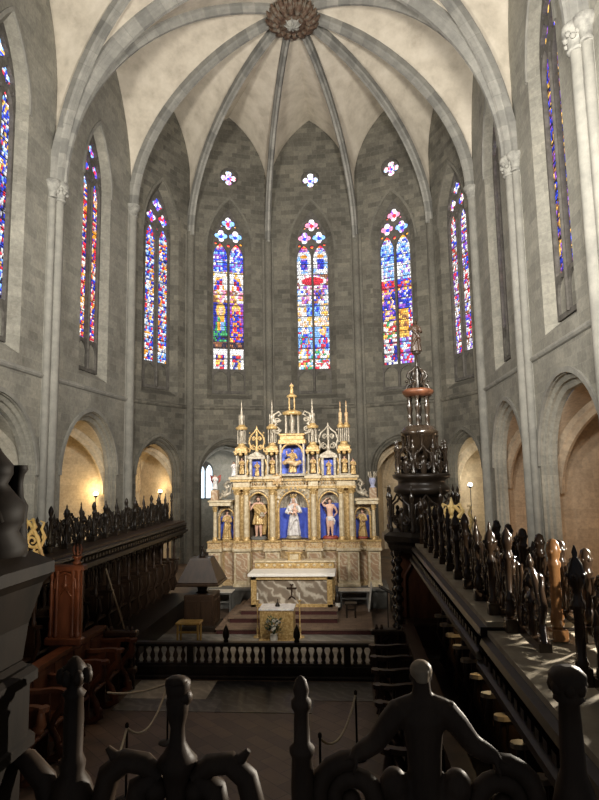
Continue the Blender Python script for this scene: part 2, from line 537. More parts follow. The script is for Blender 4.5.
# ------------------------------------------------------------------ floor
fl = MB(); fl.poly([(-9.5,-1,0),(9.5,-1,0),(9.5,37,0),(-9.5,37,0)])
def mat_floor():
    m, nt, b = new_mat('terracotta_tile_floor'); L = nt.links
    g = geopos(nt)
    mp = nt.nodes.new('ShaderNodeMapping'); mp.inputs['Rotation'].default_value = (0,0,PI/4)
    L.new(g, mp.inputs['Vector'])
    br = nt.nodes.new('ShaderNodeTexBrick'); br.inputs['Scale'].default_value = 1
    br.inputs['Brick Width'].default_value = .5; br.inputs['Row Height'].default_value = .25; br.inputs['Mortar Size'].default_value = .006
    br.inputs['Color1'].default_value = (.14,.092,.062,1); br.inputs['Color2'].default_value = (.075,.05,.035,1); br.inputs['Mortar'].default_value = (.03,.023,.018,1)
    L.new(mp.outputs[0], br.inputs['Vector'])
    n = N(nt, 'ShaderNodeTexNoise', Scale=1.5, Detail=5.0); L.new(g, n.inputs['Vector'])
    r = ramp(nt, [(.3, (.6,.6,.6)), (.7, (1.2,1.2,1.2))]); L.new(n.outputs['Fac'], r.inputs['Fac'])
    L.new(mixc(nt, br.outputs['Color'], r.outputs['Color'], .7, 'MULTIPLY'), b.inputs['Base Color'])
    b.inputs['Roughness'].default_value = .5
    return m
fl.build('floor', mat_floor(), kind='structure')

# ------------------------------------------------------------------ chapels behind the arches
def chapel(i, depth, mat, zs=3.5, zk=6.6, flare=1.0):
    p0, p1, d, n, L, fr = facet_frame(i)
    c = L/2; hw = ARCH[i]/2 + .35
    W0, W1 = .45, .45 + depth
    hb = hw*flare
    mb = MB()
    C = [fr(c-hw, 0, W0), fr(c+hw, 0, W0), fr(c+hb, 0, W1), fr(c-hb, 0, W1)]
    C = [Vector(q) for q in C]
    K = sum(C, Vector())/4; K.z = zk
    ribm = MB()
    for q in range(4):
        a, b2 = C[q], C[(q+1) % 4]
        Lw = (b2-a).length; dd = (b2-a).normalized()
        ha = half_arch(zs, Lw/2, zk-.1, 10)
        arc = [(u, z) for u, z in ha] + [(Lw-u, z) for u, z in ha[::-1]][1:]
        P = a + dd*Lw/2; P.z = zk-.1
        Wl = [a + dd*u + Vector((0,0,z)) for u, z in ha]; Wr = [b2 - dd*u + Vector((0,0,z)) for u, z in ha]
        A = rib_curve(K, a, zs, 12); B = rib_curve(K, b2, zs, 12)
        half_web(mb, A, Wl, P, 12, 10); half_web(mb, B, Wr, P, 12, 10)
        rib_sweep(ribm, A, .34, .34)
        if q in (1, 2, 3):
            loop = [(0,0),(Lw,0)] + arc[::-1]
            mb.plate(loop, [], 0, lambda u, z, w_: tuple(a + dd*u + Vector((0,0,z))))
        else:
            # strips either side of the opening and above it
            ap = arch_loop(ARCH[i]-.5, 0, AZS[i], AZP[i]-.3, 10, Lw/2)[1:-1]
            ap = [(Lw/2-(ARCH[i]-.5)/2, 0)] + ap[::-1]
    # colonnettes in the corners
    for q in C: ribm.lathe([(.16,0),(.16,zs)], 8, q.x, q.y)
    mb.build('wall_chapel', mat, kind='structure')
    ribm.build('trim_chapel_rib', mat, kind='structure')
    return fr, c, W1
CH = {}
for i in (1,2,3): CH[i] = chapel(i, 3.6, M['chapel'] if i == 3 else M['chapel_grey'])
CH[4] = chapel(4, 3.2, M['chapel'], 3.4, 5.9, 1.15)
CH[5] = chapel(5, 3.2, M['chapel_grey'], 3.4, 5.9, 1.15)
CH[6] = chapel(6, 3.2, M['chapel_grey'], 3.4, 5.9, 1.15)
CH[7] = chapel(7, 3.2, M['chapel'], 3.4, 5.9, 1.15)
CH[8] = chapel(8, 3.2, M['chapel'], 3.4, 5.9, 1.15)
CH[9] = chapel(9, 3.4, M['chapel_red'])
CH[10] = chapel(10, 3.6, M['chapel_red'])
CH[11] = chapel(11, 3.6, M['chapel_red'])

# ------------------------------------------------------------------ stained-glass windows
PAL = {
 'blue': (.03,.07,.75), 'deep': (.02,.03,.35), 'red': (.75,.03,.05), 'white': (.95,.93,.9), 'sky': (.25,.5,1.0), 'gold': (.95,.55,.1),
 'violet': (.3,.1,.6), 'green': (.05,.35,.12), 'flesh': (.95,.62,.45), 'grey': (.5,.5,.55), 'dark': (.03,.02,.04), 'brown': (.3,.12,.05), 'pink': (.9,.3,.45), 'orange': (1,.4,.03)}
def pick(r, names): return PAL[names[int(r*len(names)) % len(names)]]
def h2(*a):
    x = 0.0
    for k, q in enumerate(a): x += q*(12.9898 + 31.416*k)
    x = math.sin(x)*43758.5453
    return x - math.floor(x)
def fig_panel(u, v, sd):
    """little seated/standing figure: u -1..1 in the light, v 0..1 in the panel"""
    cx = .25*(h2(sd, 3)-.5)
    if (u-cx)**2/.06 + (v-.78)**2/.012 < 1: return PAL['flesh']
    if (u-cx)**2/.2 + (v-.8)**2/.04 < 1: return pick(h2(sd, 9), ['gold','white','sky'])
    wd = .35 + .5*(.7-v)
    if v < .72 and abs(u-cx) < wd:
        k = int((u-cx)*3+5) + int(v*4)
        return pick(h2(sd, k), ['red','blue','white','gold','green','violet','orange','sky'])
    return pick(h2(sd, 17), ['blue','deep','sky','white','violet'])
def glass_color(i, u, z, cell):
    """u -1..1 across the window, z height above the sill as metres"""
    H = 8.55; s = -1 if u < 0 else 1
    lu = (abs(u)-.5)*2
    if i in (5,6,7):
        r = h2(cell, i)
        if z > 6.72:
            x = u*.875; best = min(((-.39, 7.26), (.39, 7.26), (0, 7.98)), key=lambda q: (x-q[0])**2+(z-q[1])**2)
            dx, dz = x-best[0], z-best[1]; d2 = dx*dx+dz*dz
            if d2 > .16: return PAL['red'] if r > .5 else PAL['orange']
            if d2 < .012: return PAL['red' if best[0] == 0 else 'blue']
            if abs(dx) > abs(dz): return PAL[('pink', 'sky')[best[0] > 0]] if i != 5 else PAL['sky']
            return PAL['white'] if r > .25 else PAL['violet']
        if z > 6.5: return pick(r, ['red','pink','blue','white','violet','sky','red'] if z > 7.3 else ['white','sky','blue','pink','violet','white'])
        if i == 6:
            if z > 5.2:
                if abs(lu) < .45 and 5.5 < z < 6.1: return pick(r, ['blue','deep','blue','violet'])
                if (lu)**2 + ((z-6.25)/.22)**2 < .2: return PAL['orange']
                return pick(r, ['white','white','sky','white','grey'])
            if 4.4 < z <= 5.2:
                e = u*u + ((z-4.85)/.36)**2
                if e < .45: return PAL['red']
                if e < .72: return PAL['white']
                return pick(r, ['white','pink','violet','brown','white'])
            if z > 3.6: return pick(r, ['brown','white','violet','blue','white','pink']) if abs(u) < .7 else pick(r, ['white','sky','white'])
            if z > 2.35:
                return (pick(r, ['sky','sky','blue','sky']) if (abs(u) < .4 and z > 2.9) else pick(r, ['white','flesh','grey','white','gold']))
            if z > 1.1: return fig_panel(lu, (z-1.1)/1.25, 5+s) if h2(cell, 4) > .2 else pick(r, ['red','blue','white'])
            return pick(r, ['white','white','green','sky','red','gold'] if s < 0 or z > .35 else ['red','red','white'])
        if i == 5:
            if z > 5.3: return pick(r, ['blue','sky','blue','white','violet'])
            if z > 4.3: return fig_panel(lu, (z-4.3)/1.0, 11) if z < 5.0 else pick(r, ['white','white','gold'])
            if z > 3.6: return pick(r, ['white','pink','gold','white','brown'])
            if z > 1.5:
                q = fig_panel(lu*.8, (z-1.5)/2.1, 21+s)
                if s > 0 and h2(cell, 2) > .45 and z < 3.2: q = pick(r, ['red','blue','deep','red'])
                if s < 0 and z < 2.1: q = pick(r, ['green','deep','green','dark'])
                return q
            if z > 1.1: return PAL['dark'] if r > .5 else PAL['brown']
            if abs(lu) < .5 and z < .8: return pick(r, ['red','gold','grey','deep'])
            return PAL['white']
        if z > 5.4: return pick(r, ['sky','white','blue','sky'])
        if z > 4.5: return pick(r, ['white','violet','white','sky']) if abs(lu) < .7 else PAL['white']
        if z > 3.9: return pick(r, ['red','pink','gold','red','blue'])
        if z > 1.4:
            if s > 0:
                if z > 2.9: return pick(r, ['blue','blue','violet','deep','white'])
                if lu < .3: return pick(r, ['gold','orange','gold','brown'])
                return pick(r, ['blue','white','red'])
            return pick(r, ['blue','gold','flesh','violet','deep']) if z > 2.3 else pick(r, ['gold','green','red','white','brown'])
        return pick(r, ['white','deep','grey','red','white']) if s < 0 else pick(r, ['white','sky','violet','red'])
    r = h2(cell, i*3.1)
    if i in (4, 3):
        if z > 6.4: return pick(r, ['violet','blue','red','white','sky'])
        if i == 4: return pick(r, ['white','sky','blue','red','orange','white','grey','deep'])
        return pick(r, ['red','orange','white','blue','red','flesh','deep'])
    if i in (8, 9): return pick(r, ['white','red','grey','white','blue','violet','brown','white'])
    if i in (2, 1): return pick(r, ['blue','white','blue','deep','sky','gold','dark','grey','red'])
    return pick(r, ['deep','blue','gold','dark','violet','brown'])
def glass_mesh(i, loop, fr, wd, c, w, z0, nu=34, nv=None, cs=.2):
    """clip a jittered grid of quarries to the outline"""
    def inside(p):
        x, y = p; ins = False
        n = len(loop)
        for a in range(n):
            x1, y1 = loop[a]; x2, y2 = loop[(a+1) % n]
            if (y1 > y) != (y2 > y) and x < (x2-x1)*(y-y1)/(y2-y1)+x1: ins = not ins
        return ins
    zs_ = [p[1] for p in loop]; zmin, zmax = min(zs_), max(zs_)
    nv = nv or int((zmax-zmin)/.05)
    g = MB()
    for b in range(nv):
        for a in range(nu):
            u0 = c - w/2 + w*a/nu; u1 = c - w/2 + w*(a+1)/nu
            v0 = zmin + (zmax-zmin)*b/nv; v1 = zmin + (zmax-zmin)*(b+1)/nv
            um, vm = (u0+u1)/2, (v0+v1)/2
            if not inside((um, vm)) and not inside((u0, v0)) and not inside((u1, v0)): continue
            q_ = .12 if i in (5,6,7) else .115
            cid = lambda a_, b_: (int((a_-c+10 + .5*q_*(int(b_/q_) % 2) + .3*q_*h2(int(b_/q_)))/q_), int(b_/q_))
            cu, cv = cid(um, vm)
            lead = cid(um - w/nu, vm) != (cu, cv) or cid(um, vm - (zmax-zmin)/nv) != (cu, cv)
            cell = cu*7.13 + cv*3.77
            col = glass_color(i, (um-c)/(w/2), vm-WZ0, cell)
            k = .55 + .9*h2(a*1.7, b*2.3, i)
            if lead and vm < WZ0+6.7: k *= .4
            col = tuple(min(1.3, q*k) for q in col)
            g.poly([fr(u0, v0, wd), fr(u1, v0, wd), fr(u1, v1, wd), fr(u0, v1, wd)], None, (*col, 1))
    return g
wn = 0
for i in range(1, 12):
    p0, p1, d, n, L, fr = facet_frame(i)
    c = L/2; w = WIN[i]; wn += 1
    lw = w/2 - (.13 if i in (5,6,7) else .2)
    outer = arch_loop(w, WZ0-1.3, WZS, WZP, 10, c)
    lights = [arch_loop(lw, WZ0, WZS-.35, WZS+.45, 8, c + s*(w/4-.005)) for s in (-1, 1)]
    fo = [foil(c-.39, WZS+.86, .35, 4, 28, 0), foil(c+.39, WZS+.86, .35, 4, 28, 0), foil(c, WZS+1.58, .36, 4, 28, 0)]
    small = [circ(c, WZS+.32, .1, 6), circ(c-.68, WZS+.42, .08, 6), circ(c+.68, WZS+.42, .08, 6), circ(c-.36, WZS+1.4, .07, 6), circ(c+.36, WZS+1.4, .07, 6)]
    blind = [arch_loop(lw, WZ0-1.15, WZ0-.55, WZ0-.12, 6, c + s*(lw/2+.06)) for s in (-1, 1)]
    t = MB(); t.plate(outer, lights + fo + small + blind, .14, lambda u, z, w_: fr(u, z, DEPW-.02+w_))
    t.lathe([(.06, WZ0-1.2), (.06, WZS)], 8, *fr(c, 0, DEPW-.04)[:2])
    win = t.build('window_%d' % wn, M['tracery'], kind='structure')
    g = glass_mesh(i, arch_loop(w, WZ0, WZS, WZP, 10, c), fr, DEPW+.16, c, w-.02, WZ0)
    g.build('glass', M['glass'], win)
    bars = MB()
    for k in range(1, 11):
        z = WZ0 + k*.58
        a = fr(c-w/2, z, DEPW+.14); b2 = fr(c+w/2, z, DEPW+.14)
        bars.tube([a, b2], .022, 4)
    bars.build('saddle_bars', M['lead'], win)
    if i in (5,6,7):
        t = MB(); t.plate(circ(c, 20.2, .43, 20), [foil(c, 20.2, .42, 4, 32, 0)], .1, lambda u, z, w_: fr(u, z, .16+w_))
        wn += 1
        oc = t.build('window_%d' % wn, M['tracery'], kind='structure')
        g = MB()
        for a in range(12):
            for b in range(12):
                x = -.42+.07*a; y = -.42+.07*b; r2 = (x+.035)**2+(y+.035)**2
                if r2 > .19: continue
                cc = PAL['white'] if r2 > .05 and h2(a, b) > .35 else (PAL['blue'] if r2 < .012 else pick(h2(a, b, i), ['pink','sky','red','white','violet'] if i != 6 else ['white','sky','white','violet']))
                g.poly([fr(c+x, 20.2+y, .28), fr(c+x+.07, 20.2+y, .28), fr(c+x+.07, 20.27+y, .28), fr(c+x, 20.27+y, .28)], None, (*cc, 1))
        g.build('glass', M['glass'], oc)

# ------------------------------------------------------------------ key boss: ring of carved figures round a shield-like disc
M['boss'] = mat_noise('polychrome_boss', [(.25, (.02,.012,.008)), (.42, (.07,.035,.02)), (.52, (.1,.065,.04)), (.62, (.12,.11,.09)), (.75, (.22,.12,.045))], 7, .8, bmp=.6)
bo = thing('ceiling_boss', 'round brown carved and painted keystone boss where the vault ribs meet', 'keystone', (KEY.x, KEY.y, ZK-.75))
b = MB(); b.lathe([(.3,.0),(.62,.05),(.7,.18),(.8,.35),(.85,.8)], 20)
b.build('drum', M['boss'], bo)
for k in range(16):
    a = 2*PI*k/16
    f = MB(); f.M = Matrix.Rotation(a, 4, 'Z')
    f.tube([(.55,0,.0),(.78,0,.06),(1.0,0,.18),(1.12,0,.34)], [.1,.13,.11,.05], 6)
    f.ball((.66,0,-.02), .1, 7, 5); f.tube([(.8,.1,.05),(.95,.16,.2),(1.02,.13,.4)], [.05,.06,.03], 5); f.tube([(.8,-.1,.05),(.95,-.16,.2),(1.02,-.13,.4)], [.05,.06,.03], 5)
    f.build('carved_figure', M['boss'], bo)
f = MB(); f.ball((0,0,0), (.3,.3,.14), 12, 6)
for k in range(8):
    a = 2*PI*k/8; f.tube([(0,0,-.14),(.2*math.cos(a),.2*math.sin(a),-.12),(.36*math.cos(a),.36*math.sin(a),.02)], [.03,.045,.02], 5)
f.build('rosette', M['carved'], bo)
# ------------------------------------------------------------------ wood of the choir
def mat_wood(name, dark, light, rough=.42, scale=6, spec=.3):
    return mat_noise(name, [(.3, dark), (.7, light)], scale, rough, bmp=.25, dist=.004, stretch=(1,1,.25), spec=spec)
M['oak'] = mat_wood('blackened_oak', (.007,.005,.0035), (.026,.018,.012), .38)
M['oak_red'] = mat_wood('red_brown_oak', (.045,.017,.009), (.12,.046,.022), .4)
M['oak_mid'] = mat_wood('brown_oak', (.018,.010,.006), (.05,.028,.016), .42)
M['oak_dust'] = mat_wood('dusty_oak_board', (.26,.22,.16), (.4,.35,.26), .75, 4)
M['oak_arm'] = mat_wood('tan_oak', (.26,.2,.13), (.4,.32,.22), .5, 4)
M['oak_lit'] = mat_wood('lit_oak', (.022,.013,.008), (.075,.045,.025), .2, spec=.6)  # lit copy of the oak: lamplight put into a lighter colour
M['oak_spotlit'] = mat_wood('spotlit_oak', (.42,.3,.13), (.75,.58,.3), .35)  # dark oak with the gold of a spotlight painted into its colour
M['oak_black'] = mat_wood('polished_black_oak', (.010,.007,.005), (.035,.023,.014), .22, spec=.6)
M['oak_orange'] = mat_wood('lamplit_orange_oak', (.16,.07,.025), (.32,.16,.06), .25, spec=.6)  # warm light on a single post, painted in as orange
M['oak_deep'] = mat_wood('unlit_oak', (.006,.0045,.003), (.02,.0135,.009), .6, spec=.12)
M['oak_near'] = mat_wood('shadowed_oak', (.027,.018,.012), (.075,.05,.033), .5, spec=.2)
ORD = ['first','second','third','fourth','fifth','sixth','seventh','eighth','ninth','tenth','eleventh','twelfth','thirteenth','fourteenth','fifteenth','sixteenth','seventeenth','eighteenth','nineteenth','twentieth','twenty-first','twenty-second','twenty-third','twenty-fourth','twenty-fifth','twenty-sixth']

def pinnacle_mb(h=.9, k=0):
    b = MB()
    b.bbox(-.055,-.055,0,.055,.055,.12,.01)
    mids = [[(.03,.12),(.05,.15),(.055,.2),(.035,.25),(.045,.28),(.045,.3),(.028,.33),(.034,.5),(.03,.62),(.05,.64),(.05,.67),(.03,.7),(.045,.75),(.058,.8),(.045,.86),(.02,.9),(.005,.92)],
            [(.045,.12),(.05,.14),(.035,.17),(.038,.3),(.036,.48),(.056,.5),(.056,.53),(.038,.56),(.03,.62),(.06,.66),(.066,.72),(.05,.79),(.018,.84),(.022,.87),(.005,.92)],
            [(.03,.12),(.06,.17),(.045,.24),(.025,.28),(.04,.32),(.04,.35),(.024,.38),(.03,.55),(.05,.58),(.028,.62),(.05,.7),(.03,.78),(.012,.86),(.02,.88),(.004,.94)]]
    b.lathe([(r*.95, z*h/.92) for r, z in mids[k]], 10)
    if k == 1:
        for q in range(6):
            a = 2*PI*q/6; b.ball((.058*math.cos(a), .058*math.sin(a), .72*h/.92), .02, 5, 4)
    return b
def crest_panel(parent, mat, k, w=.6, h=.68):
    """openwork carving: parts frame, scrolls, bust"""
    fr_ = MB()
    fr_.box(-w/2, -.05, 0, w/2, .05, .07)
    fr_.tube([(-w/2,0,.07)] + [(-w/2+.02+ (w/2-.02)*t, 0, .12+(h-.2)*math.sin(t*PI/2)**.8) for t in [q/8 for q in range(9)]], .03, 6)
    fr_.tube([(w/2,0,.07)] + [(w/2-.02-(w/2-.02)*t, 0, .12+(h-.2)*math.sin(t*PI/2)**.8) for t in [q/8 for q in range(9)]], .03, 6)
    fr_.build('arched_frame', mat, parent)
    scr = MB()
    for s in (-1, 1):
        P = spiral(s*.13, .3, .12, .02, PI/2 if s > 0 else PI/2, (PI/2 - s*3.2*PI), 20)
        scr.tube(P, [.028*(1-.5*q/20) for q in range(21)], 6)
        P = spiral(s*.2, .16, .07, .015, -PI/2, -PI/2 + s*2.6*PI, 14)
        scr.tube(P, .02, 5)
        scr.tube([(s*.27,0,.22),(s*.33,0,.36),(s*.27,0,.48),(s*.31,0,.58),(s*.25,0,.6)], [.02,.028,.025,.02,.012], 6)
        scr.ball((s*.3, 0, .36), (.03,.03,.045), 6, 4)
        if k == 1:
            scr.tube([(s*.08,0,.4),(s*.18,-.02,.52),(s*.13,0,.62),(s*.05,0,.6)], [.03,.035,.025,.012], 6)
            scr.ball((s*.13, 0, .62), (.035,.03,.03), 6, 4)
        if k == 2:
            for q in range(4): scr.ball((s*(.3-.07*q), 0, .5+.06*q), (.035,.035,.04), 6, 4)
    scr.build('scrolls', mat, parent)
    bu = MB()
    if k == 2:
        bu.lathe([(.03,.07),(.06,.12),(.04,.2),(.07,.3),(.075,.36),(.03,.42),(.02,.46)], 10)
        bu.tube([(0,0,.44),(0,0,.6),(0,0,h+.1)], [.03,.035,.006], 6)
    else:
        bu.lathe([(.05,.07),(.08,.14),(.06,.22),(.085,.32),(.1,.37),(.06,.41),(.032,.425),(.03,.45)], 10, sy=.6)
        bu.ball((0,0,.51), (.05,.055,.068), 9, 7); bu.ball((0,-.05,.5), (.012,.02,.02), 5, 4)
        bu.ball((0,.012,.545), (.055,.055,.05), 8, 5)
        if k == 1: bu.tube([(0,0,.58),(0,0,h+.06)], [.05,.008], 6)
        else: bu.tube([(0,0,.6),(0,0,.66),(0,0,h+.05)], [.02,.035,.006], 6)
    bu.build('carved_bust' if k != 2 else 'carved_vase', mat, parent)

PAN, PIN = {}, {}
def crest_row(X, ys, z, side, mat, where, first, group_s, pitch=None, scale=1.0, pale=(), skip=(), shift=0, pins=True):
    """openwork panels and turned pinnacles alternating along a canopy"""
    base_mat0 = mat
    for n, y in enumerate(ys):
        if n in skip: continue
        if shift and n == 12: X += shift
        mat = base_mat0
        k = (n*2 + (1 if side > 0 else 0)) % 3
        lab = ['openwork cresting with capped bust', 'openwork cresting with hooded bust', 'openwork cresting with beaded vase'][k]
        lab = '%s on the %s, %s %s' % (lab, where, ORD[n], first)
        base_mat = mat
        if n in pale: mat = M['oak_spotlit']; lab = 'pale lit ' + lab
        key = (k, mat.name)
        rz = PI/2 if side < 0 else -PI/2
        if key not in PAN:
            t = thing('cresting_panel', lab, 'carved cresting', (X, y, z), rz, 'openwork cresting panels on the ' + group_s)
            crest_panel(t, mat, k); PAN[key] = t
            t.scale = (scale,)*3
        else:
            dup(PAN[key], (X, y, z), rz, lab, 'openwork cresting panels on the ' + group_s, scale)
        mat = base_mat0; key = (k, mat.name)
        if not pins: continue
        yp = y + (pitch or .68)/2
        lab2 = '%s on the %s, %s %s' % (['slender knobbed pinnacle','beaded bulb pinnacle','pointed turned pinnacle'][k], where, ORD[n], first)
        if key not in PIN:
            PIN[key] = tag(pinnacle_mb(.92, k).build('pinnacle', mat, None, (X-.1*side, yp, z)), lab2, 'pinnacle', 'turned pinnacles on the ' + group_s)
        else:
            dup(PIN[key], (X-.1*side, yp, z), 0, lab2, 'turned pinnacles on the ' + group_s)

# ---------------- canopies of the high stalls (continuous cornices)
def canopy(name, label, side, xin, xout, y0, y1, ztop, board=None, pitch=.68):
    t = thing(name, label, 'canopy', ((xin+xout)/2, (y0+y1)/2, 0))
    ox, oy = t.location.x, t.location.y
    b = MB(); s = side
    lo, hi = min(xin, xout)-ox, max(xin, xout)-ox
    b.box(lo+(.06 if s > 0 else 0), y0-oy, ztop-.05, hi-(0 if s > 0 else .06), y1-oy, ztop)
    b.build('top_board', board or M['oak_dust'], t)
    f = MB()
    xi = xin-ox
    prof = [(.06,-.05),(.0,-.07),(-.02,-.12),(.05,-.16),(.05,-.24),(-.06,-.28),(-.06,-.34),(.04,-.37),(.08,-.4)]
    f.grid([[(xi+s*a, yy, ztop+zz) for a, zz in prof] for yy in (y0-oy, y1-oy)], False, False)
    f.box(lo+.05, y0-oy, ztop-.4, hi, y1-oy, ztop-.36)
    for yy in (y0-oy, y1-oy): f.poly([(lo, yy, ztop-.4), (hi, yy, ztop-.4), (hi, yy, ztop-.05), (lo, yy, ztop-.05)])
    f.build('cornice', M['oak'], t)
    d = MB(); k = y0-oy+.08; A_ = []
    while k < y1-oy-.25:
        A_ += [(xi+s*.045, k), (xi-s*.03, k), (xi-s*.03, k+.09), (xi+s*.045, k+.09)]; k += .17
    d.grid([[(p[0], p[1], ztop-.235) for p in A_], [(p[0], p[1], ztop-.165) for p in A_]], False, False)
    d.build('dentil_course', M['oak'], t)
    g = MB(); k = y0-oy
    while k < y1-oy-pitch:
        for q in range(2):
            c = k + pitch*(.25+.5*q)
            g.tube([(xi+s*.06, c-pitch*.22, ztop-.38),(xi+s*.06, c-pitch*.12, ztop-.5),(xi+s*.06, c, ztop-.44),(xi+s*.06, c+pitch*.12, ztop-.5),(xi+s*.06, c+pitch*.22, ztop-.38)], .022, 5)
        k += pitch
    g.build('hanging_fringe', M['oak'], t)
    return t
# ---------------- high stall: unit facing +y, width along x
def make_high_stall(label, red=False, side=1):
    t = thing('choir_stall', label, 'choir stall', (0,0,0), 0, 'high choir stalls')
    w = .68; wood = M['oak_mid'] if not red else M['oak_red']
    b = MB(); b.box(-w/2, -.04, .5, w/2, .0, 2.26)
    bk = b.build('back_panel', wood, t)
    p = MB()
    for q in (-1, 1): p.box(q*.3-.03, 0, 1.5, q*.3+.03, .045, 2.26)
    p.box(-.27, 0, 2.14, .27, .035, 2.24); p.box(-.27, 0, 1.52, .27, .035, 1.6)
    p.tube([(-.2,.02,1.62),(-.2,.02,1.95),(-.12,.02,2.1),(0,.02,2.16),(.12,.02,2.1),(.2,.02,1.95),(.2,.02,1.62)], .022, 6)
    p.lathe([(.05,1.62),(.09,1.72),(.07,1.86),(.04,1.9),(.055,1.95),(.05,2.0),(.02,2.05)], 8, 0, .03, 0, 1, .5)
    p.build('carved_relief', wood, bk)
    a = MB()
    e_ = -w/2 + .07
    loop = [(e_-.05,0),(e_+.05,0),(e_+.05,.42)] + [(e_ + .07*math.cos(q), .5+.1*math.sin(q)) for q in [0,PI/4,PI/2,3*PI/4,PI]] + [(e_-.05,.42)]
    a.prism(loop, 1.47, 1.52)
    a.build('armrest', M['oak_arm'] if side > 0 else wood, t)
    dv = MB()
    dv.box(e_-.025, 0, .5, e_+.025, .45, 1.47)
    dv.tube([(e_,.4,.52),(e_,.5,.7),(e_,.44,.95),(e_,.53,1.2),(e_,.5,1.46)], [.04,.05,.035,.05,.035], 7)
    dv.build('divider', wood, t)
    s_ = MB(); s_.bbox(-w/2+.1, .02, .93, w/2, .42, .98, .02)
    s_.lathe([(.02,-.16),(.1,-.1),(.14,0)], 8, 0, .2, .93)
    s_.build('seat', wood, t)
    c = MB(); c.lathe([(.05,1.52),(.055,1.57),(.035,1.62),(.042,1.8),(.05,1.9),(.03,1.95),(.038,2.2),(.05,2.22),(.055,2.25)], 8, e_, .42)
    c.build('colonnette', wood, t)
    return t
hs = {}
def high_row(X, ys, side, where, first, red=False):
    for n, y in enumerate(ys):
        lab = '%s stall of the %s, %s %s' % ('carved dark oak' if not red else 'carved reddish oak', where, ORD[n], first)
        if (red, side) not in hs:
            hs[red, side] = make_high_stall(lab, red, side); o = hs[red, side]
            o.location = (X, y, 0); o.rotation_euler = (0,0,-PI/2 if side < 0 else PI/2)
        else:
            o = dup(hs[red, side], (X, y, 0), -PI/2 if side < 0 else PI/2, lab)
        o['group'] = 'high choir stalls of the ' + where
P_ = .68
# left row: back at x=-4.3
ysL = [19.55 - P_*k for k in range(16)]           # counted from the altar
canopy('stall_canopy', 'long dark oak canopy over the left row of high stalls', -1, -3.5, -4.35, 8.9, 19.95, 2.73, M['oak_mid'])
high_row(-4.3, ysL, -1, 'left high row', 'from the altar')
crest_row(-4.1, ysL, 2.73, -1, M['oak'], 'left canopy', 'from the altar', 'left stall canopy', skip=(13,))
# right row, near half, counted from the throne
ysR = [12.2 - P_*k for k in range(14)]
canopy('stall_canopy', 'long dusty topped oak canopy over the right high stalls, far stretch up to the turret', 1, 3.2, 4.2, 6.11, 12.58, 2.76)
canopy('stall_canopy', 'dusty topped oak canopy over the right high stalls, near stretch set slightly lower', 1, 3.2, 4.2, 2.98, 6.1, 2.68)
# a second line of tall posts along the outer edge of the right canopy
bp = None
for n in range(8):
    y = 8.97 - .66*n
    lab = 'tall outer post with carved cap behind the right cresting, %s back from the throne' % ORD[n]
    if bp is None:
        p = MB(); p.bbox(-.06,-.06,0,.06,.06,.14,.01)
        p.lathe([(.035,.14),(.05,.18),(.055,.24),(.042,.27),(.04,.3),(.04,.56),(.055,.58),(.055,.6),(.04,.62),(.052,.66),(.056,.72),(.04,.78),(.01,.8)], 12)
        for q in range(5): p.ball((.045*math.cos(q*2*PI/5), .045*math.sin(q*2*PI/5), .7), .022, 5, 4)
        bp = tag(p.build('outer_post', M['oak_lit'], None, (4.06, y, 2.7)), lab, 'post', 'outer posts of the right cresting')
    else: dup(bp, (4.06, y, 2.7), 0, lab)
p = MB(); p.bbox(-.07,-.07,0,.07,.07,.1,.01)
p.lathe([(.045,.1),(.06,.14),(.06,.2),(.05,.24),(.048,.3),(.048,.62),(.06,.64),(.06,.67),(.045,.69),(.055,.73),(.062,.78),(.05,.84),(.03,.87),(.005,.88)], 14)
for q in range(3): p.ball((.045*math.cos(q*2.1+4), .045*math.sin(q*2.1+4), .77), .026, 6, 4)
tag(p.build('outer_post', M['oak_orange'], None, (3.8, 5.72, 2.7)), 'thick carved-cap post with warm light painted into its orange oak, in the near right cresting', 'post')
high_row(4.1, ysR, 1, 'right high row', 'back from the throne')
crest_row(3.5, ysR, 2.76, 1, M['oak_lit'], 'right canopy', 'back from the throne', 'right stall canopy', skip=(11,), shift=.12)
crest_row(4.08, [9.3 - .66*k for k in range(10)], 2.76, 1, M['oak_lit'], 'outer right cresting', 'back from the throne', 'outer edge of the right canopy', pins=False, scale=.84)
# right row beyond the throne
ysF = [19.55 - P_*k for k in range(8)]
canopy('stall_canopy', 'dark oak canopy over the right stalls beyond the throne turret', 1, 3.5, 4.3, 14.45, 19.95, 2.7, M['oak_mid'])
high_row(4.25, ysF, 1, 'right row beyond the throne', 'from the altar', True)
crest_row(4.02, ysF, 2.7, 1, M['oak'], 'canopy beyond the throne', 'from the altar', 'right canopy beyond the throne turret')
# platforms
for nm, lab, x0, x1, y0, y1 in (('stall_platform','dark raised wooden platform under the left high stalls',-4.4,-3.1,8.9,19.35),('stall_platform','dark raised wooden platform under the right high stalls up to the turret',3.1,4.35,2.98,12.7),('stall_platform','dark raised wooden platform under the right stalls beyond the turret',3.1,4.35,14.45,19.35)):
    b = MB(); b.box(x0, y0, 0, x1, y1, .5); tag(b.build(nm, M['oak'], None), lab, 'platform')

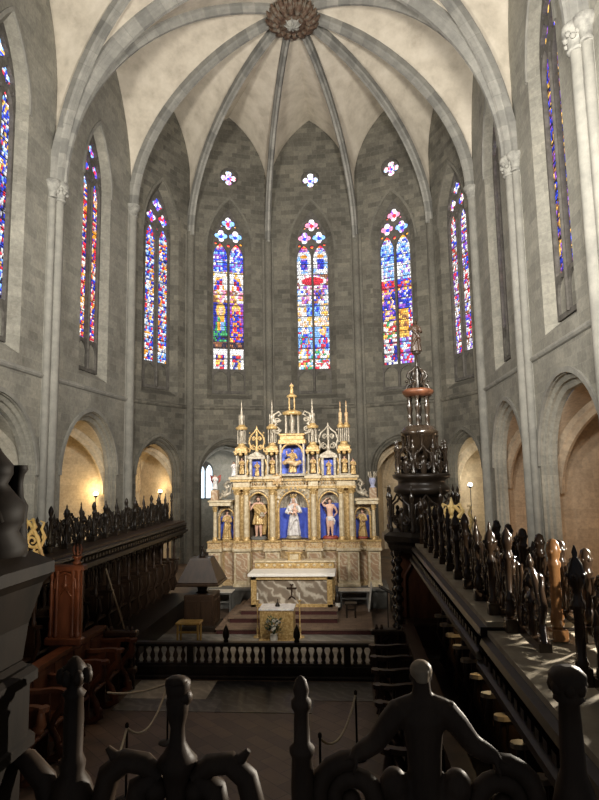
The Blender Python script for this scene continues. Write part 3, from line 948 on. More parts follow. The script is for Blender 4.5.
# ---------------- low stalls: unit facing +y
def make_low_stall(label, wood):
    t = thing('low_stall', label, 'choir stall')
    w = .7
    b = MB(); b.box(-w/2, -.05, 0, w/2, 0, 1.22); b.box(-w/2, -.16, 1.2, w/2, .06, 1.26)
    b.box(-.26, 0, .62, .26, .02, 1.14)
    b.build('back_panel', wood, t)
    a = MB(); e_ = -w/2 + .11
    loop = []
    for k in range(13):
        q = k/12; loop.append((e_ + .05 + .04*math.sin(q*PI*2), q*.62))
    end = [(e_ + .09*math.cos(a_), .64 + .1*math.sin(a_)) for a_ in [PI*q/6 for q in range(7)]]
    back = [(e_ - .05 + .04*math.sin(q/12*PI*2), q/12*.62) for q in range(12, -1, -1)]
    a.prism(loop + end + back, .98, 1.04)
    a.build('armrest', wood if wood is not M['oak'] else M['oak_mid'], t)
    dv = MB(); dv.box(e_-.03, 0, 0, e_+.03, .4, .98)
    dv.tube([(e_,.38,.0),(e_,.6,.12),(e_,.52,.34),(e_,.42,.5),(e_,.5,.66),(e_,.64,.8),(e_,.62,.97)], [.06,.07,.05,.05,.055,.075,.05], 8)
    dv.ball((e_, .6, .72), (.055,.08,.07), 8, 5); dv.ball((e_, .56, .2), (.055,.09,.08), 8, 5)
    dv.build('carved_divider', wood, t)
    s_ = MB(); s_.bbox(-w/2+.17, .02, .45, w/2, .44, .5, .02); s_.lathe([(.02,-.2),(.12,-.1),(.17,0)], 8, 0, .2, .45)
    s_.ball((0,.26,.36), (.1,.07,.08), 8, 5)
    s_.build('seat', wood, t)
    return t
lowL = make_low_stall('x', M['oak_red']); lowR = make_low_stall('x', M['oak_mid'])
for n in range(8):
    o = lowL if n == 0 else dup(lowL, (0,0,0))
    o.location = (-3.02, 11.75 - .7*n, 0); o.rotation_euler = (0,0,-PI/2)
    tag(o, 'red brown low stall in the left front row, %s back from the rail' % ORD[n], 'choir stall', 'low stalls in the left front row')
for n in range(9):
    o = lowR if n == 0 else dup(lowR, (0,0,0))
    o.location = (2.98, 11.9 - .7*n, 0); o.rotation_euler = (0,0,PI/2)
    tag(o, 'dark low stall in the right front row, %s back from the rail' % ORD[n], 'choir stall', 'low stalls in the right front row')

# ---------------- carved end panels
def end_panel(label, loc, wood, w, z0, z1, zb=0):
    t = thing('stall_end_panel', label, 'carved panel', loc)
    b = MB(); b.box(-w/2, 0, zb, w/2, .06, z1); b.build('board', wood, t)
    c = MB()
    for s in (-1, 1):
        for k in (0, 1):
            x = s*(w/2-.05-.1*k)
            c.lathe([(.04,z0),(.045,z0+.06),(.025,z0+.1),(.035,z0+.25),(.022,z0+.3),(.036,z0+.45),(.022,z0+.55),(.036,z0+.7),(.022,z0+.78),(.035,z1-.35),(.022,z1-.3),(.045,z1-.16),(.05,z1-.1)], 8, x, -.03)
    c.build('colonnettes', wood, t)
    a = MB()
    a.tube([(-.2,-.03,z1-.42),(-.18,-.03,z1-.26),(-.08,-.03,z1-.17),(0,-.03,z1-.14),(.08,-.03,z1-.17),(.18,-.03,z1-.26),(.2,-.03,z1-.42)], .03, 6)
    a.tube([(-.14,-.02,z0+.1),(-.14,-.02,z1-.6),(0,-.03,z1-.38),(.14,-.02,z1-.6),(.14,-.02,z0+.1)], .025, 6)
    a.lathe([(.03,0),(.06,.06),(.03,.1),(.02,.16),(.005,.24)], 8, 0, -.02, z1-.42)
    a.build('pointed_arch_relief', wood, t)
    m = MB(); m.bbox(-w/2-.06, -.1, z1-.1, w/2+.06, .1, z1, .03); m.build('cornice', wood, t)
    m = MB(); m.bbox(-w/2-.05, -.09, z0-.12, w/2+.05, .09, z0, .03); m.build('lower_moulding', wood, t)
    if zb: return t
    lo = MB()
    for s in (-1, 1):
        lo.tube(spiral(s*.16, z0*.5, .15, .03, 0, s*4*PI, 24, -.04), .03, 6)
    lo.ball((0, -.04, z0*.5), (.07,.05,.14), 8, 6); lo.ball((0,-.05,z0*.8), .06, 8, 5)
    lo.build('scroll_relief', wood, t)
    return t
ep = end_panel('red brown carved end panel with pointed arch and colonnettes standing among the left stalls', (-3.15,10.7,0), M['oak_red'], .6, 1.4, 2.66, 1.27)
b = MB(); b.box(-.28,.0,.5,-.01,.05,1.28); b.build('support', M['oak_red'], ep)
def facing_panel(label, loc, k, sc_):
    t = thing('cresting_panel', label, 'carved cresting', loc); crest_panel(t, M['oak_spotlit'], k); t.scale = (sc_,)*3
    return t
facing_panel('openwork panel with spotlight gold painted into its oak on the near end of the left canopy', (-3.88,10.55,2.73), 1, 1.18)
facing_panel('openwork panel with spotlight gold painted into its oak beside the throne turret on the right canopy', (4.0,12.46,2.76), 1, 1.25)
t = thing('leaf_finial', 'small carved leaf finial with upright pointed leaves on top of the red brown end panel', 'finial', (-2.95,10.7,2.66))
b = MB(); b.lathe([(.06,0),(.09,.03),(.05,.06),(.06,.1),(.1,.14),(.09,.15)], 10); b.build('cup', M['oak_red'], t)
for a_ in range(4):
    b = MB(); q = a_*PI/2+.5
    b.tube([(.03*math.cos(q),.03*math.sin(q),.14),(.07*math.cos(q),.07*math.sin(q),.25),(.05*math.cos(q),.05*math.sin(q),.36)], [.03,.025,.004], 6); b.build('leaf', M['oak_red'], t)
end_panel('dark carved end panel closing the left low stalls by the rail', (-2.72,12.2,0), M['oak_mid'], .62, .45, 1.15)
end_panel('dark carved end panel closing the right low stalls by the rail', (2.68,12.38,0), M['oak_mid'], .62, .45, 1.15)
# carved pole leaning against the stalls
b = MB(); b.tube([(-3.45,13.2,2.2),(-2.95,13.75,.02)], .02, 8); tag(b.build('wooden_pole', M['oak_arm']), 'thin pale wooden pole leaning against the left stalls behind the rail', 'pole')

# ---------------- bishop's throne with its openwork turret
tc = (3.55, 13.55)
t = thing('bishop_throne', 'tall dark carved wooden throne with tiered openwork turret on the right', 'throne', (*tc, 0)); t.scale = (1,1,.988)
b = MB(); b.bbox(-.75,-.7,0,.75,.75,.5,.03); b.bbox(-.6,-.75,0,.5,-.4,.25,.03); b.build('base_step', M['oak'], t)
b = MB(); b.box(-.6,.5,.5,.7,.58,2.6); b.box(.62,-.55,.5,.7,.55,2.6)
b.tube([(-.4,.48,1.0),(-.4,.48,1.9),(-.2,.48,2.25),(.05,.48,2.35),(.3,.48,2.25),(.5,.48,1.9),(.5,.48,1.0)], .04, 6); b.build('throne_back', M['oak_red'], t)
b = MB(); b.bbox(-.45,-.1,.5,.6,.5,.98,.02); b.build('seat', M['oak_mid'], t)
for x, y in ((-.62,-.55),(-.62,.5),(.55,-.58)):
    b = MB(); pr = [(.09,.5),(.1,.6),(.06,.66)]
    for k in range(9): z = .72+.2*k; pr += [(.05,z),(.09,z+.06),(.1,z+.1),(.06,z+.15)]
    pr += [(.09,2.52),(.1,2.6)]
    b.lathe(pr, 10, x, y); b.build('turned_column', M['oak_black'], t)
ring = lambda r, n=8, a0=PI/8: [(r*math.cos(a0+2*PI*k/n), r*math.sin(a0+2*PI*k/n)) for k in range(n)]
def tier(b, r0, r1, z0, z1, n=8):
    b.grid([[(x, y, z0) for x, y in ring(r0, n)], [(x, y, z1) for x, y in ring(r1, n)]], True, False)
b = MB()
for r0, r1, z0, z1 in ((.8,.86,2.56,2.66),(.86,.86,2.66,2.72),(.86,.95,2.72,2.8),(.95,.95,2.8,2.9),(.95,.82,2.9,2.98)): tier(b, r0, r1, z0, z1)
b.poly([(x, y, 2.98) for x, y in ring(.82)]); b.poly([(x, y, 2.56) for x, y in ring(.8)][::-1]); b.build('canopy', M['oak'], t)
def open_tier(r, z0, z1, n, name):
    for k in range(n):
        a = PI/n + 2*PI*k/n
        p = MB(); p.M = Matrix.Rotation(a, 4, 'Z') @ Matrix.Translation((r, 0, z0)); h = z1-z0
        p.lathe([(.05,0),(.055,h*.1),(.03,h*.16),(.045,h*.4),(.028,h*.55),(.045,h*.72),(.03,h*.8),(.055,h*.92),(.05,h),(.02,h*1.06),(.035,h*1.12),(.003,h*1.28)], 8)
        p.build('colonnette', M['oak_black'], t)
        q = MB(); q.M = Matrix.Rotation(a+PI/n, 4, 'Z') @ Matrix.Translation((r*math.cos(PI/n), 0, z0)) @ Matrix.Rotation(PI/2, 4, 'Z')
        w = r*math.sin(PI/n)*.8
        for s in (-1, 1):
            q.tube(spiral(s*w*.5, h*.3, w*.45, w*.1, PI/2, PI/2 - s*3*PI, 16), .024, 6)
            q.tube([(s*w,0,h*.4),(s*w*.9,0,h*.75),(s*w*.4,0,h*.85),(0,0,h*1.02)], [.03,.03,.026,.02], 6)
        q.lathe([(.05,0),(.07,h*.15),(.05,h*.3),(.07,h*.45),(.03,h*.53)], 8, 0, 0, 0, 1, .6); q.ball((0,0,h*.6), (.045,.045,.06), 8, 6)
        q.build('openwork_panel', M['oak_black'], t)
open_tier(.78, 2.98, 3.75, 8, 'lower')
b = MB()
b.lathe([(.42,2.98),(.42,3.7),(.5,3.74),(.62,3.82),(.6,3.92),(.52,3.97),(.52,4.06),(.62,4.12),(.64,4.2),(.5,4.22)], 24); b.build('lower_drum', M['oak'], t)
open_tier(.56, 4.2, 4.8, 8, 'upper')
b = MB(); b.lathe([(.3,4.2),(.3,4.75),(.36,4.8),(.36,5.04),(.41,5.08),(.42,5.14),(.38,5.18),(.34,5.26),(.2,5.3)], 24); b.build('upper_drum', M['oak_black'], t)
for k in range(8):
    p = MB(); a = 2*PI*k/8; p.M = Matrix.Rotation(a, 4, 'Z'); p.lathe([(.03,4.7),(.045,4.76),(.03,4.85),(.035,5.0),(.05,5.06)], 7, .37, 0); p.build('drum_colonnette', M['oak_black'], t)
for k in range(6):
    a = 2*PI*k/6+.3
    p = MB(); p.lathe([(.05,5.26),(.03,5.32),(.045,5.42),(.04,5.5),(.03,5.55),(.055,5.68),(.05,5.78),(.03,5.83),(.05,5.92),(.05,5.97)], 8, .22*math.cos(a), .22*math.sin(a)); p.build('lantern_column', M['oak_black'], t)
b = MB(); b.lathe([(.26,5.94),(.3,5.97),(.35,6.03),(.35,6.08),(.28,6.12),(.1,6.14)], 20); b.build('lantern_disc', M['oak_red'], t)
b = MB()
for k in range(6):
    a = 2*PI*k/6
    b.M = Matrix.Rotation(a, 4, 'Z')
    b.tube([(.26,0,6.12),(.22,0,6.22),(.13,0,6.24),(.16,0,6.34),(.22,0,6.42),(.18,0,6.52),(.1,0,6.56),(.03,0,6.64)], [.03,.035,.028,.03,.034,.03,.026,.02], 6)
    b.ball((.24,0,6.3), .035, 6, 4)
b.M = None; b.lathe([(.06,6.12),(.08,6.3),(.05,6.4),(.07,6.5),(.03,6.62),(.025,6.9),(.1,6.95),(.1,6.98),(.03,7.0)], 10)
b.build('scroll_crown', M['oak'], t)

# ---------------- balustrade across the choir
t = thing('communion_rail', 'long low dark wooden balustrade crossing the choir in front of the sanctuary', 'railing', (-.4,13,0))
X0, X1 = -2.68, 3.18
b = MB(); b.bbox(X0,-.1,.64,X1,.1,.72,.03); b.build('top_rail', M['oak'], t)
b = MB(); b.bbox(X0,-.09,0,X1,.09,.26,.02); b.bbox(X0,-.16,0,X1,.16,.07,.02); b.bbox(X0,-.07,.24,X1,.07,.3,.02); b.build('base', M['oak'], t)
b = MB(); b.lathe([(.05,.29),(.05,.33),(.03,.35),(.058,.43),(.05,.47),(.024,.54),(.022,.57),(.04,.6),(.04,.65)], 8)
bal = None; x = X0+.12; k = 0
while x < X1-.05:
    if k % 10 == 9:
        p = MB(); p.bbox(x-.07,-.08,0,x+.07,.08,.66,.01); p.build('post', M['oak'], t)
    else:
        if bal is None: bal = b.build('baluster', M['oak_mid'], t, (x, 0, 0))
        else:
            o = bal.copy(); COL.objects.link(o); o.location = (x, 0, 0)
    x += .165; k += 1
fin = None
for x, w in ((-.72,'left'),(.78,'right')):
    b = MB(); b.lathe([(.05,0),(.06,.02),(.04,.05),(.07,.1),(.075,.18),(.05,.26),(.02,.32),(.004,.36)], 10)
    lab = 'dark pointed bullet finial on the communion rail, %s' % ('left of the golden ambo' if w == 'left' else 'right of the golden ambo')
    tag(b.build('rail_finial', M['oak'], None, (x, 13, .715)), lab, 'finial', 'finials on the communion rail')

# ---------------- near edge of the loft: return-stall canopy with big carvings
b = MB(); b.box(-1.2,2.25,2.55,3.3,2.95,2.62); b.box(-1.2,2.25,0,3.3,2.32,2.55)
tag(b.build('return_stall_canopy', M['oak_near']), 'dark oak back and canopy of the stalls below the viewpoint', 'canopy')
# scroll bracket with urn-shaped stem
t = thing('scroll_finial', 'dark carved finial with two outward scrolls and a vase stem in the left foreground', 'finial', (1.25,2.6,2.62))
b = MB(); b.bbox(-.1,-.06,0,.1,.06,.12,.01)
b.lathe([(.05,.1),(.07,.18),(.045,.26),(.06,.36),(.085,.41),(.06,.44),(.035,.48),(.03,.54),(.045,.6),(.05,.645),(.042,.66),(.05,.68),(.055,.72),(.04,.735)], 12)
b.ball((0,-.02,.73), (.05,.045,.022), 8, 5); b.ball((.03,0,.66), (.035,.04,.035), 7, 5)
b.build('stem', M['oak_near'], t)
for s in (-1, 1):
    b = MB()
    b.tube([(s*.03,0,.2),(s*.12,0,.16),(s*.17,0,.22),(s*.155,0,.3),(s*.1,0,.33),(s*.07,0,.29),(s*.1,0,.25)], [.05,.062,.062,.056,.05,.042,.03], 8)
    b.tube([(s*.07,0,.345),(s*.14,0,.395),(s*.22,0,.405),(s*.29,0,.35),(s*.32,0,.24),(s*.33,0,.0)], [.034,.046,.048,.05,.05,.055], 8)
    b.tube([(s*.22,0,.41),(s*.27,0,.42),(s*.3,0,.455)], [.035,.025,.012], 7)
    b.ball((s*.085,-.01,.3), (.05,.055,.05), 9, 6)
    b.build('scroll', M['oak_near'], t)
def big_post(label, x, z1, k):
    p = MB(); h = z1 - 2.62
    if k == 0: pr = [(.07,0),(.07,.12),(.04,.16),(.048,.3),(.042,.42),(.052,.44),(.052,.46),(.034,.48),(.03,.6),(.042,.62),(.042,.645),(.028,.66),(.034,.69),(.022,.73),(.005,.745)]
    elif k == 1: pr = [(.08,0),(.085,.1),(.1,.22),(.07,.36),(.05,.42),(.045,.6),(.04,.7),(.06,.72),(.055,.74),(.07,.78),(.075,.82),(.05,.85),(.02,.86)]
    else: pr = [(.07,0),(.1,.12),(.11,.2),(.075,.32),(.05,.36),(.055,.4),(.04,.44),(.042,.58),(.038,.68),(.05,.7),(.03,.72),(.05,.76),(.055,.8),(.03,.84),(.01,.86)]
    zmax = pr[-1][1]
    o = MB(); o.bbox(-.09,-.09,0,.09,.09,.06,.01); o.lathe([(r, z*h/zmax+.02) for r, z in pr], 12)
    if k:
        for q in range(7):
            a = 2*PI*q/7; o.ball((.055*math.cos(a), .055*math.sin(a), h*.93), (.025,.025,.035), 6, 4)
            o.tube([(.075*math.cos(a),.075*math.sin(a),h*.08),(.1*math.cos(a),.1*math.sin(a),h*.2),(.06*math.cos(a),.06*math.sin(a),h*.36)], .016, 5)
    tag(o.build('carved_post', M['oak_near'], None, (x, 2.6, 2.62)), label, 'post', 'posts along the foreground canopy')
big_post('plain turned post with acorn tip in the middle foreground', 1.77, 3.35, 0)
big_post('thick carved post with leafy crown in the right foreground', 2.84, 3.4, 1)
big_post('carved post with swollen leafy foot in the left foreground', .80, 3.42, 2)
b = MB(); b.tube([(-.1,0,.42),(-.02,0,.4),(.06,0,.32),(.1,0,.2),(.1,0,.0)], [.03,.045,.05,.05,.05], 8)
tag(b.build('carved_volute', M['oak_near'], None, (.62,2.6,2.62)), 'dark curled volute at the bottom left corner of the foreground', 'carving')
# carved man seen from behind, arms spread over two rolled scrolls
# ------------------------------------------------------------------ figures: one continuous remeshed surface
def remesh(mb, name, mat, voxel, parent=None, smooth=3, loc=None):
    o = mb.build(name, mat, parent, loc)
    r = o.modifiers.new('r', 'REMESH'); r.mode = 'VOXEL'; r.voxel_size = voxel; r.use_smooth_shade = True
    s = o.modifiers.new('s', 'SMOOTH'); s.iterations = smooth; s.factor = .5
    dg = bpy.context.evaluated_depsgraph_get(); dg.update()
    me = bpy.data.meshes.new_from_object(o.evaluated_get(dg))
    o.modifiers.clear(); old = o.data; o.data = me; me.name = name; bpy.data.meshes.remove(old)
    me.materials.clear(); me.materials.append(mat)
    for p in me.polygons: p.use_smooth = True
    return o
def arm(b, sh, el, wr, h, fd=None):
    b.tube([sh, tuple((Vector(sh)+Vector(el))/2), el, tuple((Vector(el)+Vector(wr))/2), wr], [.034*h,.032*h,.026*h,.025*h,.018*h], 8)
    d = Vector(fd) if fd is not None else (Vector(wr)-Vector(el)).normalized()
    d.normalize()
    sd = d.cross(Vector((0,0,1))); sd = sd.normalized() if sd.length > .1 else Vector((1,0,0))
    wv = Vector(wr)
    b.tube([tuple(wv), tuple(wv+d*.05*h)], [.02*h,.022*h], 7, flat=.6)
    for k in range(4):
        q = wv + d*.045*h + sd*(k-1.5)*.012*h
        b.tube([tuple(q), tuple(q+d*.028*h), tuple(q+d*.05*h+Vector((0,-.01*h,-.008*h)))], [.0075*h,.007*h,.005*h], 5)
    q = wv + d*.015*h - sd*.02*h
    b.tube([tuple(q), tuple(q+d*.02*h-sd*.015*h), tuple(q+d*.04*h-sd*.016*h)], [.009*h,.008*h,.006*h], 5)
def head(b, c, h, tilt=(0,0)):
    """head facing -y; c = centre"""
    x, y, z = c; s = h/7.3
    b.ball((x, y+.02*s, z+.06*s), (.36*s,.42*s,.42*s), 12, 9)
    b.ball((x, y-.08*s, z-.2*s), (.27*s,.3*s,.3*s), 10, 7)
    b.tube([(x, y-.38*s, z+.1*s), (x, y-.47*s, z-.08*s)], [.045*s,.075*s], 6)
    b.ball((x, y-.34*s, z-.24*s), (.12*s,.06*s,.035*s), 6, 4)
    for q in (-1, 1):
        b.ball((x+q*.14*s, y-.36*s, z+.06*s), (.07*s,.04*s,.035*s), 6, 4)
        b.ball((x+q*.36*s, y+.02*s, z-.02*s), (.04*s,.08*s,.12*s), 6, 4)
    b.tube([(x, y+.04*s, z-.2*s), (x, y+.06*s, z-.75*s)], [.19*s,.21*s], 9)
def folds_skirt(b, prof, n=28, depth=.1, k=9, ph=0, sy=.8, cx=0, cy=0):
    rows = []
    for r, z in prof:
        row = []
        for q in range(n):
            a = 2*PI*q/n
            rr = r*(1+depth*math.sin(k*a+ph+z*2.0)*min(1, max(0, (prof[-1][1]-z)/(prof[-1][1]-prof[0][1])+.25)))
            row.append((cx+rr*math.cos(a), cy+rr*sy*math.sin(a), z))
        rows.append(row)
    b.grid(rows, True, True); b.poly(rows[0][::-1]); b.poly(rows[-1])
def statue(name, label, cat, loc, h, pose, robe_mat, skin_mat, hair_mat=None, rotz=0, base_mat=None, group=None, simple=False):
    """standing carved figure of height h facing -y"""
    t = thing(name, label, cat, loc, rotz, group)
    H = h
    b = MB()
    head(b, (0, -.01*H, .925*H), H)
    b.tube([(0,.0,.46*H),(0,0,.54*H),(0,0,.64*H),(0,0,.74*H),(0,.005*H,.8*H)], [.085*H,.08*H,.078*H,.1*H,.06*H], 12, flat=.75)
    b.tube([(-.12*H,0,.785*H),(0,0,.81*H),(.12*H,0,.785*H)], [.038*H,.05*H,.038*H], 9)
    for s in (-1, 1):
        kx = s*.05*H; 
        b.tube([(s*.05*H,0,.48*H),(kx,-.015*H,.27*H),(kx*1.05,.01*H,.04*H)], [.07*H,.047*H,.026*H], 9)
        b.tube([(kx*1.05,.02*H,.022*H),(kx*1.25,-.08*H,.016*H)], [.026*H,.02*H], 7)
    LA, RA = pose['L'], pose['R']     # image-left arm, image-right arm: elbow, wrist as fractions of H
    arm(b, (-.125*H,0,.775*H), tuple(q*H for q in LA[0]), tuple(q*H for q in LA[1]), H, LA[2] if len(LA) > 2 else None)
    arm(b, (.125*H,0,.775*H), tuple(q*H for q in RA[0]), tuple(q*H for q in RA[1]), H, RA[2] if len(RA) > 2 else None)
    remesh(b, 'body', skin_mat, .0105*H, t, 2)
    kind = pose.get('robe', 'long')
    r = MB()
    if kind == 'long':
        folds_skirt(r, [(.17*H,.015*H),(.155*H,.15*H),(.135*H,.3*H),(.125*H,.42*H),(.108*H,.52*H),(.095*H,.6*H),(.115*H,.7*H),(.135*H,.755*H),(.085*H,.81*H),(.05*H,.83*H)], 36, .1, 8, pose.get('ph', 0))
        for s, A in ((-1, LA), (1, RA)):
            e = Vector(A[0])*H; w = Vector(A[1])*H; m = e.lerp(w, .6)
            r.tube([(s*.115*H,0,.775*H), tuple(e), tuple(m)], [.05*H,.047*H,.05*H], 8)
        r.tube([(-.13*H,-.05*H,.74*H),(-.03*H,-.115*H,.6*H),(.1*H,-.1*H,.45*H),(.13*H,-.02*H,.3*H)], [.03*H,.035*H,.04*H,.03*H], 7)
        r.tube([(.12*H,-.06*H,.5*H),(0,-.14*H,.4*H),(-.1*H,-.1*H,.2*H),(-.13*H,-.05*H,.05*H)], [.03*H,.035*H,.035*H,.03*H], 7)
    elif kind == 'short':
        folds_skirt(r, [(.16*H,.3*H),(.14*H,.4*H),(.115*H,.5*H),(.1*H,.6*H),(.12*H,.7*H),(.135*H,.755*H),(.085*H,.805*H)], 32, .12, 7)
        r.tube([(-.12*H,-.05*H,.74*H),(0,-.11*H,.6*H),(.12*H,-.06*H,.48*H),(.15*H,.02*H,.3*H),(.13*H,.06*H,.06*H)], [.035*H,.04*H,.05*H,.055*H,.05*H], 8)
        r.tube([(.13*H,.03*H,.7*H),(.15*H,.06*H,.4*H),(.1*H,.09*H,.05*H)], [.05*H,.07*H,.07*H], 8)
        e = Vector(RA[0])*H; r.tube([(.115*H,0,.775*H), tuple(e)], [.05*H,.045*H], 8)
    else:
        folds_skirt(r, [(.095*H,.4*H),(.105*H,.46*H),(.095*H,.52*H)], 24, .1, 6)
        r.tube([(.08*H,-.06*H,.48*H),(.12*H,-.07*H,.4*H),(.11*H,-.04*H,.3*H)], [.03*H,.03*H,.015*H], 7)
    remesh(r, {'long': 'robe', 'short': 'tunic'}.get(kind, 'loincloth'), robe_mat, .011*H, t, 2)
    hr = MB()
    s = H/7.3
    hc = pose.get('hair', 'short')
    if hc != 'veil':
        hr.ball((0, .05*s-.01*H, .925*H+.18*s), (.41*s,.44*s,.38*s), 12, 7)
        for q in (-1, 1): hr.tube([(q*.3*s,0,.925*H+.2*s),(q*.4*s,.1*s,.925*H-.15*s),(q*.32*s,.16*s,.925*H-.5*s)], [.15*s,.14*s,.06*s], 7)
        hr.tube([(0,.36*s,.925*H+.2*s),(0,.38*s,.925*H-.5*s)], [.25*s,.12*s], 7)
        if pose.get('beard'): hr.tube([(0,-.3*s,.925*H-.32*s),(0,-.36*s,.925*H-.55*s),(0,-.3*s,.925*H-.75*s)], [.17*s,.14*s,.04*s], 7)
        remesh(hr, 'hair', hair_mat or robe_mat, .012*H, t, 1)
    else:
        hr.ball((0, .05*s, .925*H+.15*s), (.46*s,.46*s,.45*s), 12, 7)
        for q in (-1, 1): hr.tube([(q*.36*s,.05*s,.925*H+.2*s),(q*.5*s,.1*s,.925*H-.4*s),(q*.75*s,.1*s,.925*H-1.1*s)], [.16*s,.16*s,.1*s], 7)
        hr.tube([(0,.4*s,.925*H+.2*s),(0,.5*s,.925*H-1.4*s)], [.3*s,.4*s], 8)
        remesh(hr, 'veil', robe_mat, .013*H, t, 2)
    if base_mat:
        p = MB(); p.lathe([(.2*H,-.06*H),(.21*H,-.03*H),(.18*H,.0),(.17*H,.012*H)], 14, sy=.8); p.build('base', base_mat, t)
    return t
# ---- the carved man in the foreground, seen from behind (he faces the altar, +y)
t = thing('carved_figure', 'dark carved bare-backed man with arms spread over two rolled scrolls in the right foreground', 'carving', (2.265,2.62,2.62))
b = MB()
b.ball((0,.02,.745), (.04,.05,.055), 12, 9); b.ball((0,.045,.725), (.03,.035,.04), 9, 6)
b.ball((0,.075,.735), (.01,.014,.012), 6, 4)
for s in (-1, 1): b.ball((s*.042,.02,.74), (.008,.012,.016), 6, 4)
b.tube([(0,.0,.73),(0,0,.66)], [.036,.042], 9)
b.tube([(0,0,.02),(0,0,.2),(0,0,.34),(0,0,.46),(0,0,.58),(0,0,.65)], [.075,.07,.066,.072,.088,.05], 12, flat=.7)
b.tube([(-.09,0,.62),(0,0,.65),(.09,0,.62)], [.042,.045,.042], 9)
for s in (-1, 1):
    b.tube([(s*.085,0,.62),(s*.14,.0,.56),(s*.195,0,.485),(s*.245,-.01,.46),(s*.285,-.01,.44)], [.052,.048,.042,.039,.028], 9)
    for k in range(4):
        q = Vector((s*.295, -.03+.02*k, .44)); b.tube([tuple(q), tuple(q+Vector((s*.035,0,-.015))), tuple(q+Vector((s*(.052-.004*abs(k-1.5)),0,-.05)))], [.0105,.0095,.007], 5)
    b.tube([(s*.275,-.04,.445),(s*.28,-.06,.41),(s*.29,-.055,.38)], [.012,.01,.007], 5)
    # folded legs: rounded thighs either side of the hips
    b.tube([(s*.05,0,.1),(s*.09,.0,.22),(s*.12,.0,.31)], [.055,.055,.055], 9); b.ball((s*.125,0,.325), (.06,.06,.07), 10, 8)
    b.tube([(s*.13,.01,.3),(s*.14,.02,.16),(s*.11,.0,.04)], [.045,.04,.03], 9)
remesh(b, 'body', M['oak_near'], .009, t, 2)
hb = MB(); hb.ball((0,-.0,.77), (.048,.052,.042), 10, 7); hb.tube([(0,-.03,.775),(0,-.035,.73)], [.034,.026], 7); remesh(hb, 'hair', M['oak_arm'], .008, t, 1)  # tan hair paints the light falling on top of the head
for s in (-1, 1):
    b = MB()
    b.tube(spiral(s*.3, .27, .15, .05, PI*.55 if s > 0 else PI*.45, (PI*.55 if s > 0 else PI*.45) - s*3.0*PI, 26), [.042]*20+[.036]*7, 8)
    b.ball((s*.3, 0, .27), (.04,.045,.04), 9, 6)
    b.tube([(s*.2,0,.04),(s*.3,0,.06),(s*.42,0,.04)], [.07,.07,.07], 8)
    b.build('rolled_scroll', M['oak_near'], t)
# ---- corner turret at the near left
t = thing('corner_turret', 'large dark stepped turret with a vase pinnacle at the left edge of the foreground', 'turret', (.31,2.45,2.62))
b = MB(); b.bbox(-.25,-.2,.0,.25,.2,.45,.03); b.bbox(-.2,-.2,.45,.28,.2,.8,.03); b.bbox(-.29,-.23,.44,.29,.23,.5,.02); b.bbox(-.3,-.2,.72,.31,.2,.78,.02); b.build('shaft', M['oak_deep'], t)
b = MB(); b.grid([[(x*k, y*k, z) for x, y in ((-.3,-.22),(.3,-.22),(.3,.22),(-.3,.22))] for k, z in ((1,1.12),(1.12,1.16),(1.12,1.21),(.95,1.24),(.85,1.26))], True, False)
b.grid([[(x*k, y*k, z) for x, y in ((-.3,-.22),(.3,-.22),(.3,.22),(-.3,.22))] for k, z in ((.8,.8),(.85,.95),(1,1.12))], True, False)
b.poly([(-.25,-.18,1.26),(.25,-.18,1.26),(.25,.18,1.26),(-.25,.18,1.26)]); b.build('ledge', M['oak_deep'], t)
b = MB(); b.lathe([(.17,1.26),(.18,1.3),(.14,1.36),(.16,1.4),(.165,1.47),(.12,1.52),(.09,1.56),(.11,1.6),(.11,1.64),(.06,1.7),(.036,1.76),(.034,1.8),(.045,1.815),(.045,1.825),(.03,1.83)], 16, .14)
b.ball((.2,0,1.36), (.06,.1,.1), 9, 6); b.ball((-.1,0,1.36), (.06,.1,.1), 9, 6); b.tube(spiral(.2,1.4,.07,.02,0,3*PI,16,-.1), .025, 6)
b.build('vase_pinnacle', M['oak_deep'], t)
b = MB(); b.bbox(-.06,-.06,1.24,.06,.06,1.3,.01); b.lathe([(.05,1.3),(.06,1.36),(.05,1.5),(.055,1.56),(.035,1.6),(.03,1.66),(.035,1.7),(.05,1.72),(.045,1.74)], 10)
b.M = None
o = b.build('small_pinnacle', M['oak_deep'], t, (.22,.1,-.1))
# ------------------------------------------------------------------ sanctuary steps
M['step'] = mat_masonry('sanctuary_tile', (.21,.14,.095), (.15,.10,.07), (.1,.075,.06), .3, .15, .006, .4)
M['riser'] = mat_noise('dark_red_carpet', [(.3, (.035,.008,.008)), (.7, (.07,.018,.015))], 20, .9)
def slab(name, label, x0, x1, y0, y1, z0, z1, mat, cat, parts=True):
    t = thing(name, label, cat, ((x0+x1)/2, (y0+y1)/2, z0))
    w, d = (x1-x0)/2, (y1-y0)/2
    b = MB(); b.box(-w, -d, 0, w, d, z1-z0-.03); b.build('riser', M['riser'], t)
    b = MB(); b.box(-w-.03, -d-.03, z1-z0-.03, w+.03, d, z1-z0); b.build('tread', mat, t)
slab('altar_step', 'wide lowest altar step of brown tile with dark red riser', -1.68, 2.45, 16.35, 19.36, 0, .15, M['step'], 'step')
slab('altar_step', 'middle altar step of brown tile with dark red riser', -1.45, 1.52, 17.0, 19.36, .15, .29, M['step'], 'step')
slab('altar_step', 'topmost altar step directly under the main altar', -1.2, 1.5, 17.35, 19.36, .29, .42, M['step'], 'step')
M['pale_floor'] = mat_marble('grey_sanctuary_stone', (.2,.19,.165), (.32,.3,.27), 1.5, .4)
b = MB(); b.box(-3.1,13.2,0,3.1,16.35,.012); tag(b.build('floor_sanctuary', M['pale_floor']), kind='structure')
M['slab_pale'] = mat_marble('cream_marble_slab', (.36,.32,.25), (.5,.45,.36), 2, .35)
